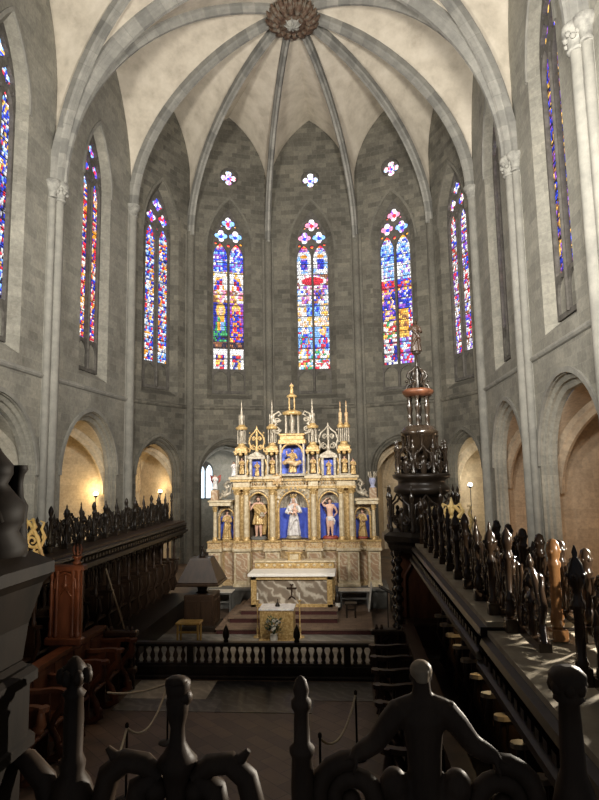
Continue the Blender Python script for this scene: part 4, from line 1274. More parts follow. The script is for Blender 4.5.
M['slab_dark'] = mat_marble('black_marble_slab', (.012,.012,.012), (.06,.06,.055), 2, .3)
M['slab_grey'] = mat_marble('grey_marble_slab', (.09,.085,.075), (.16,.15,.13), 2, .4)
for x0, x1, y0, y1, m, lab in ((-2.45,-.85,11.75,12.75,'slab_pale','cream marble floor slab in front of the rail at the left'),(-.85,.75,11.75,12.75,'slab_dark','black marble floor slab in front of the middle of the rail'),(.75,2.3,11.75,12.75,'slab_grey','grey marble floor slab in front of the right end of the rail'),(-2.45,-.55,11.15,11.75,'slab_grey','grey stone strip on the floor nearer than the cream slab'),(-.55,1.2,11.15,11.75,'slab_dark','dark stone strip on the floor nearer than the black slab')):
    b = MB(); b.box(x0, y0, 0, x1, y1, .008); tag(b.build('floor_slab', M[m]), lab, 'floor slab')

# ------------------------------------------------------------------ altarpiece
M['gilt'] = mat_noise('gilded_wood', [(.3, (.26,.15,.05)), (.52, (.52,.35,.14)), (.72, (.76,.6,.34))], 16, .42, .25, bmp=.35, dist=.006)
M['cream'] = mat_noise('cream_gilt_paint', [(.3, (.4,.31,.18)), (.5, (.56,.46,.3)), (.7, (.74,.66,.5))], 9, .5, .05, bmp=.3, dist=.006)
M['pinkmarble'] = mat_marble('painted_pink_marble', (.40,.26,.16), (.6,.5,.36), 3.2, .4)
M['tanmarble'] = mat_marble('painted_tan_marble', (.36,.25,.125), (.52,.4,.24), 3.2, .4)
M['greymarble'] = mat_marble('veined_grey_marble', (.2,.16,.12), (.5,.45,.37), 1.6, .3)
M['bluepaint'] = mat_noise('ultramarine_niche', [(.3, (.06,.10,.5)), (.7, (.13,.2,.78))], 6, .6)
M['shadowpaint'] = mat_noise('shaded_brown_niche', [(.3, (.05,.032,.018)), (.7, (.1,.065,.035))], 6, .6)  # brown with the dark shade of the niches painted in
M['silver'] = mat_noise('silvered_shell', [(.3, (.2,.17,.125)), (.5, (.38,.33,.25)), (.7, (.6,.54,.44))], 10, .4, .2, bmp=.3)
M['frieze'] = mat_noise('painted_frieze', [(.3, (.2,.1,.05)), (.42, (.42,.25,.13)), (.52, (.6,.42,.2)), (.62, (.6,.5,.34)), (.75, (.24,.22,.28))], 16, .5, .1, bmp=.5, dist=.01)
M['greystone'] = mat_noise('grey_plinth_stone', [(.3, (.09,.088,.08)), (.7, (.17,.165,.15))], 4, .8)
M['flesh'] = mat_noise('painted_flesh', [(.3, (.55,.33,.24)), (.7, (.72,.46,.34))], 6, .5)
M['whiterobe'] = mat_noise('white_gilt_robe', [(.3, (.45,.42,.42)), (.6, (.75,.73,.72)), (.78, (.75,.55,.2))], 11, .4)
M['bluerobe'] = mat_noise('blue_robe', [(.3, (.2,.22,.4)), (.7, (.5,.52,.65))], 9, .5)
M['redpaint'] = mat_noise('red_paint', [(.3, (.25,.04,.03)), (.7, (.4,.09,.06))], 9, .5)
M['darkhair'] = mat_noise('painted_hair', [(.3, (.04,.02,.01)), (.7, (.1,.05,.03))], 12, .5)
A0 = Vector((.08, 20.0, 0))
ap = thing('altarpiece', 'tall gilded and painted altarpiece with niches, columns and spires behind the altar', 'altarpiece', A0)
b = MB(); b.bbox(-2.95,-.55,0,2.95,.9,.56,.02); b.bbox(-3.02,-.62,.54,3.02,.95,.62,.02); b.build('stone_base', M['greystone'], ap)
# plinth with projecting pedestals
PED = [(-2.58,.2),(-1.68,.26),(-.68,.24),(.68,.24),(1.78,.34),(2.6,.2)]
b = MB(); b.box(-2.78,0,.62,2.78,.9,1.8)
b.box(-2.8,-.06,.62,2.8,.9,.72)
b.build('plinth', M['tanmarble'], ap)
for x, hw in PED:
    b = MB(); b.bbox(x-hw,-.3,.62,x+hw,.05,1.74,.015); b.bbox(x-hw-.03,-.34,.62,x+hw+.03,.05,.72,.02); pd = b.build('pedestal', M['cream'], ap)
    b = MB(); n_ = 2 if hw > .3 else 1
    for k in range(n_):
        c = x + (0 if n_ == 1 else (-.165 + .33*k)); ww = hw-.07 if n_ == 1 else .12
        b.bbox(c-ww,-.315,.82,c+ww,-.29,1.66,.008)
    b.build('marble_panel', M['pinkmarble'], pd)
for x0, x1 in ((-2.3,-1.98),(-1.38,-.96),(.96,1.38),(2.16,2.38)):
    b = MB(); b.bbox(x0,-.02,.8,x1,.02,1.66,.01); b.build('marble_panel', M['pinkmarble'], ap)
def ledge(name, z0, z1, out, mat):
    b = MB(); b.bbox(-2.8,-.02-out,z0,2.8,.9,z1,.015)
    for x, hw in PED: b.bbox(x-hw-.03-out*.4,-.32-out,z0,x+hw+.03+out*.4,.1,z1,.015)
    b.build(name, mat, ap)
ledge('plinth_cornice', 1.74, 1.83, .05, M['cream'])
ledge('predella', 1.83, 2.02, 0, M['frieze'])
ledge('predella_moulding', 2.02, 2.07, .04, M['gilt'])
# body with niche openings
NI = [(0,.94,2.09,3.08,3.62,'bluepaint'),(-1.18,.64,2.09,3.22,3.58,'shadowpaint'),(1.2,.64,2.09,3.22,3.58,'bluepaint')]
fl_ = lambda u, v, w: (u, .1+w, v)
b = MB()
holes = [arch_loop(w, z0, zs, zp, 10, x) for x, w, z0, zs, zp, m in NI]
b.plate([(-1.98,2.05),(1.98,2.05),(1.98,3.72),(-1.98,3.72)], holes, .05, fl_)
b.box(-1.98,.15,2.05,-1.93,.9,3.72); b.box(1.93,.15,2.05,1.98,.9,3.72)
b.build('body', M['cream'], ap)
WNI = [(-2.24,.44,2.09,2.82,3.06,'bluepaint'),(2.26,.44,2.09,2.82,3.06,'bluepaint')]
for (x, w, z0, zs, zp, m), s in zip(WNI, (-1, 1)):
    b = MB(); b.plate([(x-.3,2.05),(x+.3,2.05),(x+.3,3.2),(x-.3,3.2)], [arch_loop(w, z0, zs, zp, 10, x)], .05, fl_)
    xa = x + s*.3; b.box(min(xa, xa-s*.05), .1, 2.05, max(xa, xa-s*.05), .8, 3.2)
    b.build('wing_body', M['cream'], ap)
for x, w, z0, zs, zp, m in NI + WNI:
    t = MB(); n = 12; r = w/2+.02
    rows = []
    for z in (z0-.02, zs): rows.append([(x + r*math.cos(PI*k/n), .13 + .75*r*math.sin(PI*k/n), z) for k in range(n+1)])
    t.grid(rows, False, True); nb = t.build('niche', M[m], ap)
    s = MB(); rows = []
    for q in range(7):
        a = PI/2*q/6
        rows.append([(x + r*math.cos(a)*math.cos(PI*k/24)*(1+.03*(-1)**k), .13+.75*r*math.cos(a)*math.sin(PI*k/24)*(1+.05*(-1)**k), zs + (zp-zs+.02)*math.sin(a)) for k in range(25)])
    s.grid(rows, False, False); s.build('shell_vault', M['silver'], nb)
    a_ = MB(); L = arch_loop(w+.05, zs-.02, zs, zp+.03, 10, x)[2:]
    a_.tube([(p[0], .08, p[1]) for p in L], .035, 6)
    for s_ in (-1, 1): a_.bbox(x+s_*(w/2+.035)-.035, .04, z0, x+s_*(w/2+.035)+.035, .12, zs, .01)
    if w > .8:
        L = arch_loop(w+.24, zs-.02, zs, zp+.1, 12, x)[2:]
        for p in L[::2]: a_.ball((p[0], .06, p[1]), .035, 6, 4)
    a_.build('niche_arch', M['gilt'], nb)
    fa = MB(); e1 = arch_loop(w+.1, zs-.02, zs, zp+.06, 14, x)[2:]; e2 = arch_loop(w+(.34 if w > .8 else .2), zs-.02, zs, zp+(.16 if w > .8 else .1), 14, x)[2:]
    fa.grid([[(p[0], .085-.025*(q % 2), p[1]) for q, p in enumerate(e1)], [(p[0], .06-.03*(q % 2), p[1]) for q, p in enumerate(e2)], [(p[0], .1, p[1]) for p in e2]], False, False)
    fa.build('fluted_archivolt', M['silver'], nb)
    f = MB(); f.prism([(x + r*math.cos(PI*k/n), .1 + .8*r*math.sin(PI*k/n)) for k in range(n+1)], z0-.05, z0-.0); f.build('niche_floor', M['gilt'], nb)
# columns
COLS = [(-1.86,1),(-1.55,1),(-.68,1),(.68,1),(1.58,1),(1.92,1)]
def column(x, y, z0, z1, r, mat):
    b = MB(); rows = []
    n = 20
    for z, k in ((z0+.1, 1), (z0+(z1-z0)*.4, 1.03), (z1-.2, .88)):
        rows.append([(x + r*k*(1 - .07*(q % 2))*math.cos(2*PI*q/n), y + r*k*(1-.07*(q % 2))*math.sin(2*PI*q/n), z) for q in range(n)])
    b.grid(rows, True, False)
    c = b.build('column', mat, ap)
    k = MB(); k.lathe([(r*1.5,z0),(r*1.5,z0+.03),(r*1.15,z0+.06),(r*1.3,z0+.09),(r,z0+.11)], 14, x, y); k.build('column_base', M['gilt'], c)
    k = MB(); k.lathe([(r*.9,z1-.2),(r*1.15,z1-.19),(r,z1-.17),(r*1.3,z1-.07),(r*1.7,z1-.02),(r*1.7,z1)], 14, x, y)
    for q in range(8):
        a = 2*PI*q/8; k.ball((x+r*1.25*math.cos(a), y+r*1.25*math.sin(a), z1-.12+.06*(q % 2)), r*.32, 6, 4)
    k.build('capital', M['gilt'], c)
for x, _ in COLS: column(x, -.12, 2.07, 3.74, .085, M['cream'])
for x in (-2.6, 2.62): column(x, -.1, 2.07, 3.2, .06, M['cream'])
for x in (-1.7, -.68, .68, 1.75):
    b = MB(); b.box(x-.14,.02,2.07,x+.14,.12,3.7); b.build('pilaster', M['gilt'], ap)
# entablature with breaks forward over the columns
def ent(name, z0, z1, out, mat, xs=((-1.7,.3),(-.68,.18),(.68,.18),(1.75,.32))):
    b = MB(); b.bbox(-2.02-out,.05-out,z0,2.02+out,.9,z1,.012)
    for x, hw in xs: b.bbox(x-hw-out,-.24-out,z0,x+hw+out,.1,z1,.012)
    b.build(name, mat, ap)
ent('architrave', 3.72, 3.8, .0, M['gilt']); ent('frieze', 3.8, 3.98, -.02, M['cream']); ent('cornice', 3.98, 4.06, .06, M['gilt']); ent('cornice_top', 4.06, 4.14, .1, M['cream'])
b = MB()
for k in range(40): b.ball((-1.95+.1*k, .03, 3.89), (.035,.03,.05), 6, 4)
b.build('frieze_garland', M['frieze'], ap)
# cartouche over the left of centre
b = MB(); b.ball((-.5,-.24,4.02), (.16,.09,.17), 10, 7)
for k in range(8):
    a = 2*PI*k/8; b.ball((-.5+.17*math.cos(a), -.27, 4.02+.17*math.sin(a)), .055, 6, 4)
b.build('cartouche', M['frieze'], ap)
for s in (-1, 1):
    x = s*2.42
    b = MB(); b.bbox(x-.36,-.25,3.2,x+.36,.75,3.32,.02); b.bbox(x-.4,-.29,3.32,x+.4,.75,3.38,.02); b.build('wing_cornice', M['cream'], ap)
    b = MB(); b.bbox(s*2.62-.12,-.2,3.38,s*2.62+.12,.12,3.72,.02); b.build('urn_pedestal', M['pinkmarble'], ap)
    b = MB(); q = lambda dx: s*(2.0+dx)
    b.tube([(q(.08),0,3.95),(q(.2),0,3.98),(q(.3),0,3.86),(q(.22),0,3.76),(q(.14),0,3.84),(q(.2),0,3.88)], [.05,.06,.06,.05,.04,.03], 7)
    b.tube([(q(.05),0,3.9),(q(.1),0,3.62),(q(.3),0,3.5),(q(.42),0,3.6),(q(.36),0,3.68),(q(.3),0,3.62)], [.04,.05,.06,.055,.045,.03], 7)
    b.tube([(q(.2),0,3.74),(q(.26),0,3.6),(q(.46),0,3.44)], [.04,.05,.04], 7)
    b.build('scroll_bracket', M['silver'], ap)
# upper storey
b = MB(); b.box(-1.85,.3,4.14,1.85,.85,4.3); b.build('attic_step', M['gilt'], ap)
def spire(x, ztop, big=False, twin=False):
    r = .2
    s = thing('spire', None, None); 
    bpy.data.objects.remove(s)
    b = MB()
    for sx in (-1, 1):
        b.bbox(x+sx*.15-.025,-.12,4.14,x+sx*.15+.025,-.07,4.94,.008); b.bbox(x+sx*.15-.03,.2,4.14,x+sx*.15+.03,.28,4.94,.008)
    b.bbox(x-.22,-.17,4.14,x+.22,.3,4.2,.01)
    tb = b.build('tabernacle', M['silver'], ap)
    k = MB(); k.box(x-.19,.22,4.2,x+.19,.25,4.94); k.build('tabernacle_back', M['shadowpaint'] if not big else M['bluepaint'], tb)
    k = MB(); k.bbox(x-.24,-.2,4.94,x+.24,.3,5.0,.015); k.bbox(x-.2,-.16,5.0,x+.2,.28,5.1,.015)
    k.lathe([(.2,5.08),(.22,5.12),(.13,5.16),(.12,5.24),(.13,5.26)], 8, x, .05)
    for sx in (-1, 1): k.ball((x+sx*.17,-.14,4.9), .06, 7, 5)
    k.ball((x,-.18,4.88), (.07,.05,.06), 7, 5); k.build('entablature', M['gilt'], tb)
    for xo in ((-.1, .1) if twin else (0,)):
        f = .6 if twin else 1
        l = MB(); q = x + xo
        for a in range(6):
            an = 2*PI*a/6+.3
            l.lathe([(.028*f,5.24),(.018*f,5.3),(.018*f,5.66),(.028*f,5.72)], 6, q+.13*f*math.cos(an), .05+.13*f*math.sin(an))
        l.lathe([(.04*f,5.24),(.06*f,5.4),(.05*f,5.6),(.04*f,5.7)], 8, q, .05)
        lt = l.build('lantern', M['silver'], ap)
        m_ = MB(); m_.lathe([(.18*f,5.71),(.2*f,5.75),(.2*f,5.8),(.13*f,5.83),(.11*f,5.88)], 10, q, .05); m_.build('lantern_cap', M['gilt'], lt)
        n_ = MB()
        for a in range(4):
            an = 2*PI*a/4+.5; n_.lathe([(.02*f,5.85),(.014*f,5.9),(.014*f,6.12),(.022*f,6.16),(.002,6.24)], 6, q+.085*f*math.cos(an), .05+.085*f*math.sin(an))
        n_.lathe([(.05*f,5.86),(.06*f,6.0),(.075*f,6.14),(.06*f,6.2),(.035*f,6.26),(.045*f,6.32),(.02*f,6.4),(.03*f,6.46),(.012,6.5),(.02,6.54),(.002,ztop)], 8, q, .05)
        n_.build('spirelet', M['frieze'] if twin else M['silver'], lt)
spire(-1.72, 6.72); spire(-.68, 6.72); spire(.68, 6.72); spire(1.72, 6.62, False, True)
# central tabernacle and lantern tower
b = MB()
for sx in (-1, 1): b.bbox(sx*.38-.035,-.2,4.14,sx*.38+.035,-.12,5.2,.01)
b.bbox(-.45,-.22,4.14,.45,.3,4.22,.01); ct = b.build('central_tabernacle', M['silver'], ap)
b = MB(); b.box(-.4,.25,4.2,.4,.3,5.2); b.build('tabernacle_back', M['bluepaint'], ct)
b = MB(); L = arch_loop(.7,4.9,4.9,5.2,8,0)[2:]; b.tube([(p[0],-.15,p[1]) for p in L], .04, 6); b.bbox(-.46,-.24,5.2,.46,.3,5.34,.02); b.bbox(-.4,-.2,5.34,.4,.28,5.48,.02); b.bbox(-.44,-.23,5.48,.44,.3,5.54,.02); b.build('entablature', M['gilt'], ct)
b = MB()
for a in range(6):
    an = 2*PI*a/6+PI/6; b.lathe([(.04,5.54),(.025,5.62),(.025,6.1),(.04,6.18)], 7, .24*math.cos(an), .05+.24*math.sin(an))
b.lathe([(.1,5.54),(.12,5.6),(.06,5.7),(.09,5.85),(.1,6.0),(.05,6.15)], 10, 0, .05); tw = b.build('lantern', M['silver'], ap)
b = MB(); b.lathe([(.3,6.17),(.33,6.21),(.33,6.27),(.22,6.31),(.15,6.34)], 12, 0, .05); b.build('lantern_cap', M['gilt'], tw)
b = MB()
for a in range(4):
    an = 2*PI*a/4+PI/4; b.lathe([(.025,6.33),(.018,6.38),(.018,6.72),(.03,6.78)], 6, .12*math.cos(an), .05+.12*math.sin(an))
b.lathe([(.15,6.77),(.18,6.8),(.17,6.84),(.08,6.88),(.05,6.94),(.06,6.97)], 10, 0, .05); b.build('upper_lantern', M['gilt'], tw)
# openwork crests between the spires, and beside the tower
def crest(x, z0, w, h, mat, full=True):
    b = MB()
    for s in ((-1, 1) if full else (full or 1,)):
        b.tube([(x+s*w*.5,.0,z0),(x+s*w*.42,0,z0+h*.25),(x+s*w*.52,0,z0+h*.45),(x+s*w*.4,0,z0+h*.7),(x+s*w*.15,0,z0+h*.85),(x,0,z0+h)], [.03,.035,.03,.032,.028,.02], 6)
        b.tube(spiral(x+s*w*.22, z0+h*.2, w*.18, w*.05, PI/2, PI/2-s*3*PI, 16), .022, 6)
        b.tube(spiral(x+s*w*.18, z0+h*.58, w*.14, w*.04, -PI/2, -PI/2+s*3*PI, 14), .02, 6)
        for q in range(4): b.ball((x+s*w*(.56-.03*q), 0, z0+h*(.15+.22*q)), .03, 6, 4)
    b.lathe([(.05,0),(.07,h*.1),(.03,h*.3),(.05,h*.45),(.03,h*.6),(.05,h*.75),(.02,h*.95),(.03,h*1.02),(.003,h*1.12)], 8, x, 0, z0)
    b.build('openwork_crest', mat, ap)
for x in (-1.2, 1.2):
    b = MB()
    for s in (-1, 1): b.bbox(x+s*.2-.04,-.12,4.14,x+s*.2+.04,-.02,4.72,.01)
    b.bbox(x-.3,-.16,4.72,x+.3,.2,4.82,.02); b.grid([[(x-.28,-.14,4.82),(x,-.14,4.98),(x+.28,-.14,4.82)],[(x-.28,.15,4.82),(x,.15,4.98),(x+.28,.15,4.82)]], False, False)
    b.poly([(x-.28,-.14,4.82),(x+.28,-.14,4.82),(x,-.14,4.98)])
    ad = b.build('aedicule', M['silver'], ap)
    k = MB(); k.box(x-.17,.1,4.14,x+.17,.13,4.72); k.build('aedicule_back', M['bluepaint'], ad)
    for s in (-1, 1):
        k = MB(); k.tube([(x+s*.28,-.05,4.72),(x+s*.36,-.05,4.5),(x+s*.3,-.05,4.3),(x+s*.36,-.05,4.16)], [.03,.05,.035,.05], 6)
        k.build('side_scroll', M['gilt'], ad)
    crest(x, 4.95, .62 if x > 0 else .5, .85 if x > 0 else .8, M['silver'] if x > 0 else M['gilt'])
for s in (-1, 1):
    b = MB(); x = s*.52; b.M = Matrix.Translation((x,0,5.54)) @ Matrix.Diagonal((1.5,1.5,1.08,1)) @ Matrix.Translation((-x,0,-5.54))
    b.tube([(x-s*.06,0,5.54),(x+s*.06,0,5.6),(x+s*.1,0,5.75),(x,0,5.85),(x+s*.08,0,5.98),(x+s*.06,0,6.15),(x-s*.06,0,6.24),(x-s*.1,0,6.15),(x-s*.03,0,6.1)], [.04,.045,.04,.035,.035,.035,.03,.025,.02], 6)
    b.tube(spiral(x, 5.68, .1, .03, 0, s*3*PI, 16), .025, 6); b.tube(spiral(x-s*.02, 5.98, .08, .02, 0, s*3*PI, 14), .022, 6)
    b.build('openwork_crest', M['silver'], ap)
# ------------------------------------------------------------------ statues in the altarpiece
def asta(name, label, x, y, z, h, pose, robe, skin='flesh', hair='darkhair', rot=0, base=None, group=None):
    return statue(name, label, 'statue', (A0.x+x, A0.y+y, z), h, pose, M[robe], M[skin], M[hair], rot, M[base] if base else None, group)
REST = {'L': ((-.17,-.02,.6),(-.1,-.12,.55)), 'R': ((.17,-.02,.6),(.1,-.12,.55))}
st = asta('statue', 'gilded bearded statue in a short tunic holding a tall staff in the left arched niche', -1.18, .12, 2.16, 1.34, {'L': ((-.2,-.06,.66),(-.2,-.14,.8),(0,-.2,1)), 'R': ((.19,0,.6),(.13,-.13,.52)), 'robe': 'short', 'beard': True}, 'gilt', base='greystone')
b = MB(); b.tube([(-.28,-.21,.0),(-.28,-.21,1.4)], .014, 6); b.build('staff', M['gilt'], st)
b = MB(); b.bbox(.08,-.27,.68,.24,-.14,.74,.01); b.ball((.15,-.2,.77), (.07,.05,.045), 7, 5); b.build('book_and_lamb', M['silver'], st)
st = asta('statue', 'crowned veiled woman statue holding a child in the central blue niche', 0, .1, 2.18, 1.26, {'L': ((-.19,-.03,.6),(-.06,-.16,.6)), 'R': ((.19,-.03,.6),(.08,-.17,.66)), 'hair': 'veil', 'ph': 1}, 'whiterobe', base='silver')
b = MB(); b.lathe([(.085,1.23),(.09,1.26),(.08,1.28)], 10, 0, -.01)
for k in range(7):
    a = 2*PI*k/7; b.tube([(.08*math.cos(a), -.01+.08*math.sin(a), 1.26),(.11*math.cos(a), -.01+.11*math.sin(a), 1.36)], [.014,.016], 5)
b.build('crown', M['gilt'], st)
b = MB(); b.M = Matrix.Translation((0,-.02,.09)); b.ball((.06,-.2,.9), .05, 9, 7); b.tube([(.06,-.2,.86),(.06,-.19,.8),(.05,-.2,.7)], [.025,.055,.06], 8); b.tube([(.05,-.22,.7),(.0,-.27,.66),(-.02,-.24,.58)], [.035,.03,.02], 7); b.tube([(.06,-.22,.7),(.1,-.27,.65),(.1,-.24,.57)], [.035,.03,.02], 7); b.tube([(.02,-.2,.8),(-.03,-.25,.78),(-.04,-.27,.84)], [.022,.018,.014], 6); b.tube([(.1,-.2,.8),(.14,-.22,.74),(.12,-.26,.7)], [.022,.018,.014], 6)
remesh(b, 'child', M['flesh'], .01, st, 2)
st = asta('statue', 'nearly nude statue by a tree, arm raised, in the right arched niche', 1.2, .12, 2.16, 1.24, {'L': ((-.2,-.02,.86),(-.09,.0,.98),(1,.2,.3)), 'R': ((.19,.03,.62),(.1,.09,.5)), 'robe': 'loin'}, 'whiterobe', base='redpaint')
b = MB(); b.tube([(-.08,.13,.0),(-.1,.12,.4),(-.08,.11,.8),(-.16,.1,1.1)], [.06,.045,.04,.03], 7); b.tube([(-.1,.1,.7),(-.2,.06,.9)], [.025,.02], 6); b.build('tree_trunk', M['darkhair'], st)
st = asta('statue', 'small gilded robed statue turned inward in the left wing niche', -2.24, .1, 2.14, .88, {'L': ((-.17,-.03,.62),(-.07,-.16,.66)), 'R': ((.17,-.03,.6),(.05,-.16,.6)), 'ph': 2}, 'gilt', rot=.5, base='gilt')
st = asta('statue', 'small gilded robed statue with raised hand in the right wing niche', 2.26, .1, 2.14, .88, {'L': ((-.19,-.05,.68),(-.16,-.15,.74)), 'R': ((.17,-.03,.6),(.07,-.16,.58)), 'ph': .6, 'beard': True}, 'gilt', rot=-.4, base='redpaint')
small = {'L': ((-.17,-.03,.62),(-.07,-.15,.66)), 'R': ((.17,-.03,.6),(.07,-.16,.58))}
p0_ = asta('statuette', 'gilded statuette in the leftmost spire tabernacle', -1.72, .05, 4.22, .56, small, 'gilt', group='statuettes in the upper tier')
for x, z, lab, sc_ in ((-.68,4.22,'gilded statuette in the spire tabernacle left of the central one',1),(.68,4.22,'gilded statuette in the spire tabernacle right of the central one',1),(1.72,4.22,'gilded statuette in the twin-spired tabernacle at the right',1),(-1.2,4.16,'gilded statuette in the blue aedicule left of centre',.85),(1.2,4.16,'gilded statuette in the blue aedicule right of centre',.85),(2.0,4.16,'gilded statuette on the outer right corner of the cornice',.95)):
    dup(p0_, (A0.x+x, A0.y+(.02 if abs(x) < 1.9 else -.02), z), .15*(x > 0)-.1, lab, 'statuettes in the upper tier', sc_)
asta('statuette', 'white robed angel statuette on the outer left corner of the cornice', -1.98, -.02, 4.16, .5, small, 'whiterobe')
st = asta('statue', 'seated looking gilded figure with raised arm in the central upper tabernacle', 0, -.02, 4.24, .8, {'L': ((-.2,-.06,.7),(-.24,-.14,.84),(0,-.2,1)), 'R': ((.19,-.05,.62),(.15,-.15,.6)), 'ph': .4, 'beard': True}, 'gilt', group=None)
b = MB(); b.tube([(-.3,-.1,.32),(-.12,-.16,.4),(.1,-.17,.28),(.28,-.1,.36)], [.07,.1,.1,.07], 8); b.build('cloud_and_drapery', M['frieze'], st)
asta('statuette', 'small gilded statuette at the very top of the central lantern', 0, .05, 6.94, .34, small, 'gilt')
st = asta('statuette', 'white and pink draped statuette on the pedestal above the left wing', -2.62, -.04, 3.74, .5, small, 'whiterobe')
b = MB(); b.tube([(-.07,.05,.38),(-.16,.1,.46),(-.14,.1,.3),(-.1,.08,.2)], [.03,.04,.03,.01], 6); b.tube([(.07,.05,.38),(.16,.1,.46),(.14,.1,.3),(.1,.08,.2)], [.03,.04,.03,.01], 6); b.build('wings', M['redpaint'], st)
t = thing('altar_urn', 'white and blue urn with upright plumes on the pedestal above the right wing', 'urn', (A0.x+2.62, A0.y-.04, 3.72))
b = MB(); b.lathe([(.08,0),(.09,.03),(.05,.06),(.09,.14),(.12,.24),(.1,.3),(.11,.32)], 12); b.build('vase', M['bluerobe'], t)
b = MB()
for k in range(6):
    a = 2*PI*k/6; b.tube([(.06*math.cos(a),.06*math.sin(a),.3),(.12*math.cos(a),.12*math.sin(a),.4),(.13*math.cos(a),.13*math.sin(a),.52)], [.03,.035,.015], 6)
b.build('plumes', M['silver'], t)
# angel on top of the throne turret
statue('statuette', 'dark carved statuette with raised arm on top of the throne turret', 'statue', (tc[0], tc[1], 6.9), .74, {'L': ((-.18,-.05,.68),(-.14,-.12,.82),(0,-.1,1)), 'R': ((.17,-.03,.6),(.08,-.16,.62)), 'ph': 0}, M['oak_mid'], M['oak_mid'], M['oak'])

# ------------------------------------------------------------------ main altar
t = thing('main_altar', 'gilt framed altar with veined marble front and white top before the altarpiece', 'altar', (.21,18.05,.42))
b = MB(); b.bbox(-1.14,-.3,0,1.14,.5,.86,.02); mbod = b.build('marble_body', M['greymarble'], t)
for x0, x1, z0, z1 in ((-1.18,-1.02,0,.86),(1.02,1.18,0,.86),(-1.18,1.18,.76,.86),(-1.18,1.18,0,.08)):
    b = MB(); b.bbox(x0,-.36,z0,x1,-.28,z1,.01); b.build('gilt_frame', M['gilt'], t)
b = MB(); b.bbox(-1.27,-.42,.86,1.27,.55,.94,.015); b.build('white_top', mat_noise('altar_cloth', [(.3,(.72,.68,.62)),(.7,(.85,.82,.76))], 6, .6), t)
b = MB(); b.bbox(-.02,-.33,.28,.02,-.3,.62,.004); b.bbox(-.1,-.33,.5,.1,-.3,.54,.004)
for s in (-1, 1): b.tube([(0,-.32,.3),(s*.06,-.32,.26),(s*.11,-.32,.2)], [.02,.022,.008], 6); b.ball((s*.12,-.32,.52), .03, 6, 4); b.ball((s*.03,-.32,.62), .025, 6, 4)
b.build('cross_relief', M['oak_mid'], mbod)
t = thing('gradine', 'gilded stepped shelf with raised middle cupboard behind the altar top', 'shelf', (.21,18.75,.42))
b = MB(); b.bbox(-1.22,-.1,0,1.22,.3,1.12,.02); b.build('shelf_body', M['gilt'], t)
b = MB(); b.bbox(-1.26,-.14,1.12,1.26,.34,1.17,.015); b.build('shelf_top', M['cream'], t)
b = MB(); b.bbox(-.2,-.12,1.17,.2,.3,1.38,.015); b.bbox(-.25,-.16,1.38,.25,.32,1.43,.015); b.build('tabernacle', M['gilt'], t)
b = MB(); b.bbox(-.13,-.135,1.2,.13,-.115,1.36,.005); b.build('tabernacle_door', M['cream'], t)
b = MB()
for k in range(10): b.ball((-1.1+.244*k, -.1, 1.03), (.06,.02,.04), 6, 4)
b.build('carved_relief', M['cream'], t)
# ------------------------------------------------------------------ ambo with bell and flowers, candlesticks
t = thing('ambo', 'gilded box-shaped lectern with white cloth top in front of the main altar', 'ambo', (.02,15.93,0))
b = MB(); b.bbox(-.43,-.3,.05,.43,.3,.78,.015); b.bbox(-.46,-.33,0,.46,.33,.07,.015); gb = b.build('gilt_box', M['gilt'], t)
b = MB()
for k in range(9): b.bbox(-.4+.09*k,-.315,.1,-.34+.09*k,-.295,.72,.006)
b.build('fluting', M['gilt'], gb)
b = MB(); b.bbox(-.45,-.33,.78,.45,.33,.82,.01); b.build('cloth_top', M['whiterobe'], t)
t = thing('hand_bell', 'small dark hand bell on the white top of the golden ambo', 'bell', (.02,15.93,.82))
b = MB(); b.lathe([(.06,0),(.065,.02),(.045,.06),(.03,.09),(.005,.1)], 12); b.build('bell_cup', M['oak'], t)
b = MB(); b.lathe([(.01,.1),(.014,.13),(.008,.16),(.014,.18),(.002,.19)], 8); b.build('handle', M['oak'], t)
M['leaf'] = mat_noise('dark_leaf', [(.3,(.012,.03,.012)),(.7,(.04,.08,.03))], 14, .6)
M['petal'] = mat_noise('white_petal', [(.3,(.5,.46,.4)),(.7,(.75,.72,.65))], 14, .6)
t = thing('flower_vase', 'white vase with a leafy bunch of pale flowers in front of the ambo', 'flowers', (.0,15.28,.013))
b = MB(); b.lathe([(.09,0),(.1,.02),(.08,.1),(.1,.2),(.085,.26),(.095,.28)], 14); b.build('vase', M['petal'], t)
rnd = random.Random(4)
b = MB()
for k in range(110):
    a = rnd.random()*2*PI; r = .2*math.sqrt(rnd.random()); z = .3+.32*rnd.random()
    c = Vector((r*math.cos(a), r*math.sin(a), z)); d = Vector((math.cos(a)*.6, math.sin(a)*.6, rnd.random()-.2)).normalized(); s = d.cross(Vector((0,0,1))).normalized()*.025
    b.poly([c, c+d*.05+s, c+d*.11, c+d*.05-s])
for k in range(14):
    a = rnd.random()*2*PI; b.tube([(0,0,.25),(.1*math.cos(a),.1*math.sin(a),.5)], .006, 4)
b.build('foliage', M['leaf'], t)
for k in range(16):
    a = rnd.random()*2*PI; r = .2*math.sqrt(rnd.random()); z = .36+.26*rnd.random()
    b = MB(); c = (r*math.cos(a), r*math.sin(a)-.03, z)
    for q in range(5):
        an = 2*PI*q/5; b.ball((c[0]+.022*math.cos(an), c[1]-.01, c[2]+.022*math.sin(an)), (.018,.012,.018), 5, 4)
    b.build('blossom', M['petal'], t)
cs = None
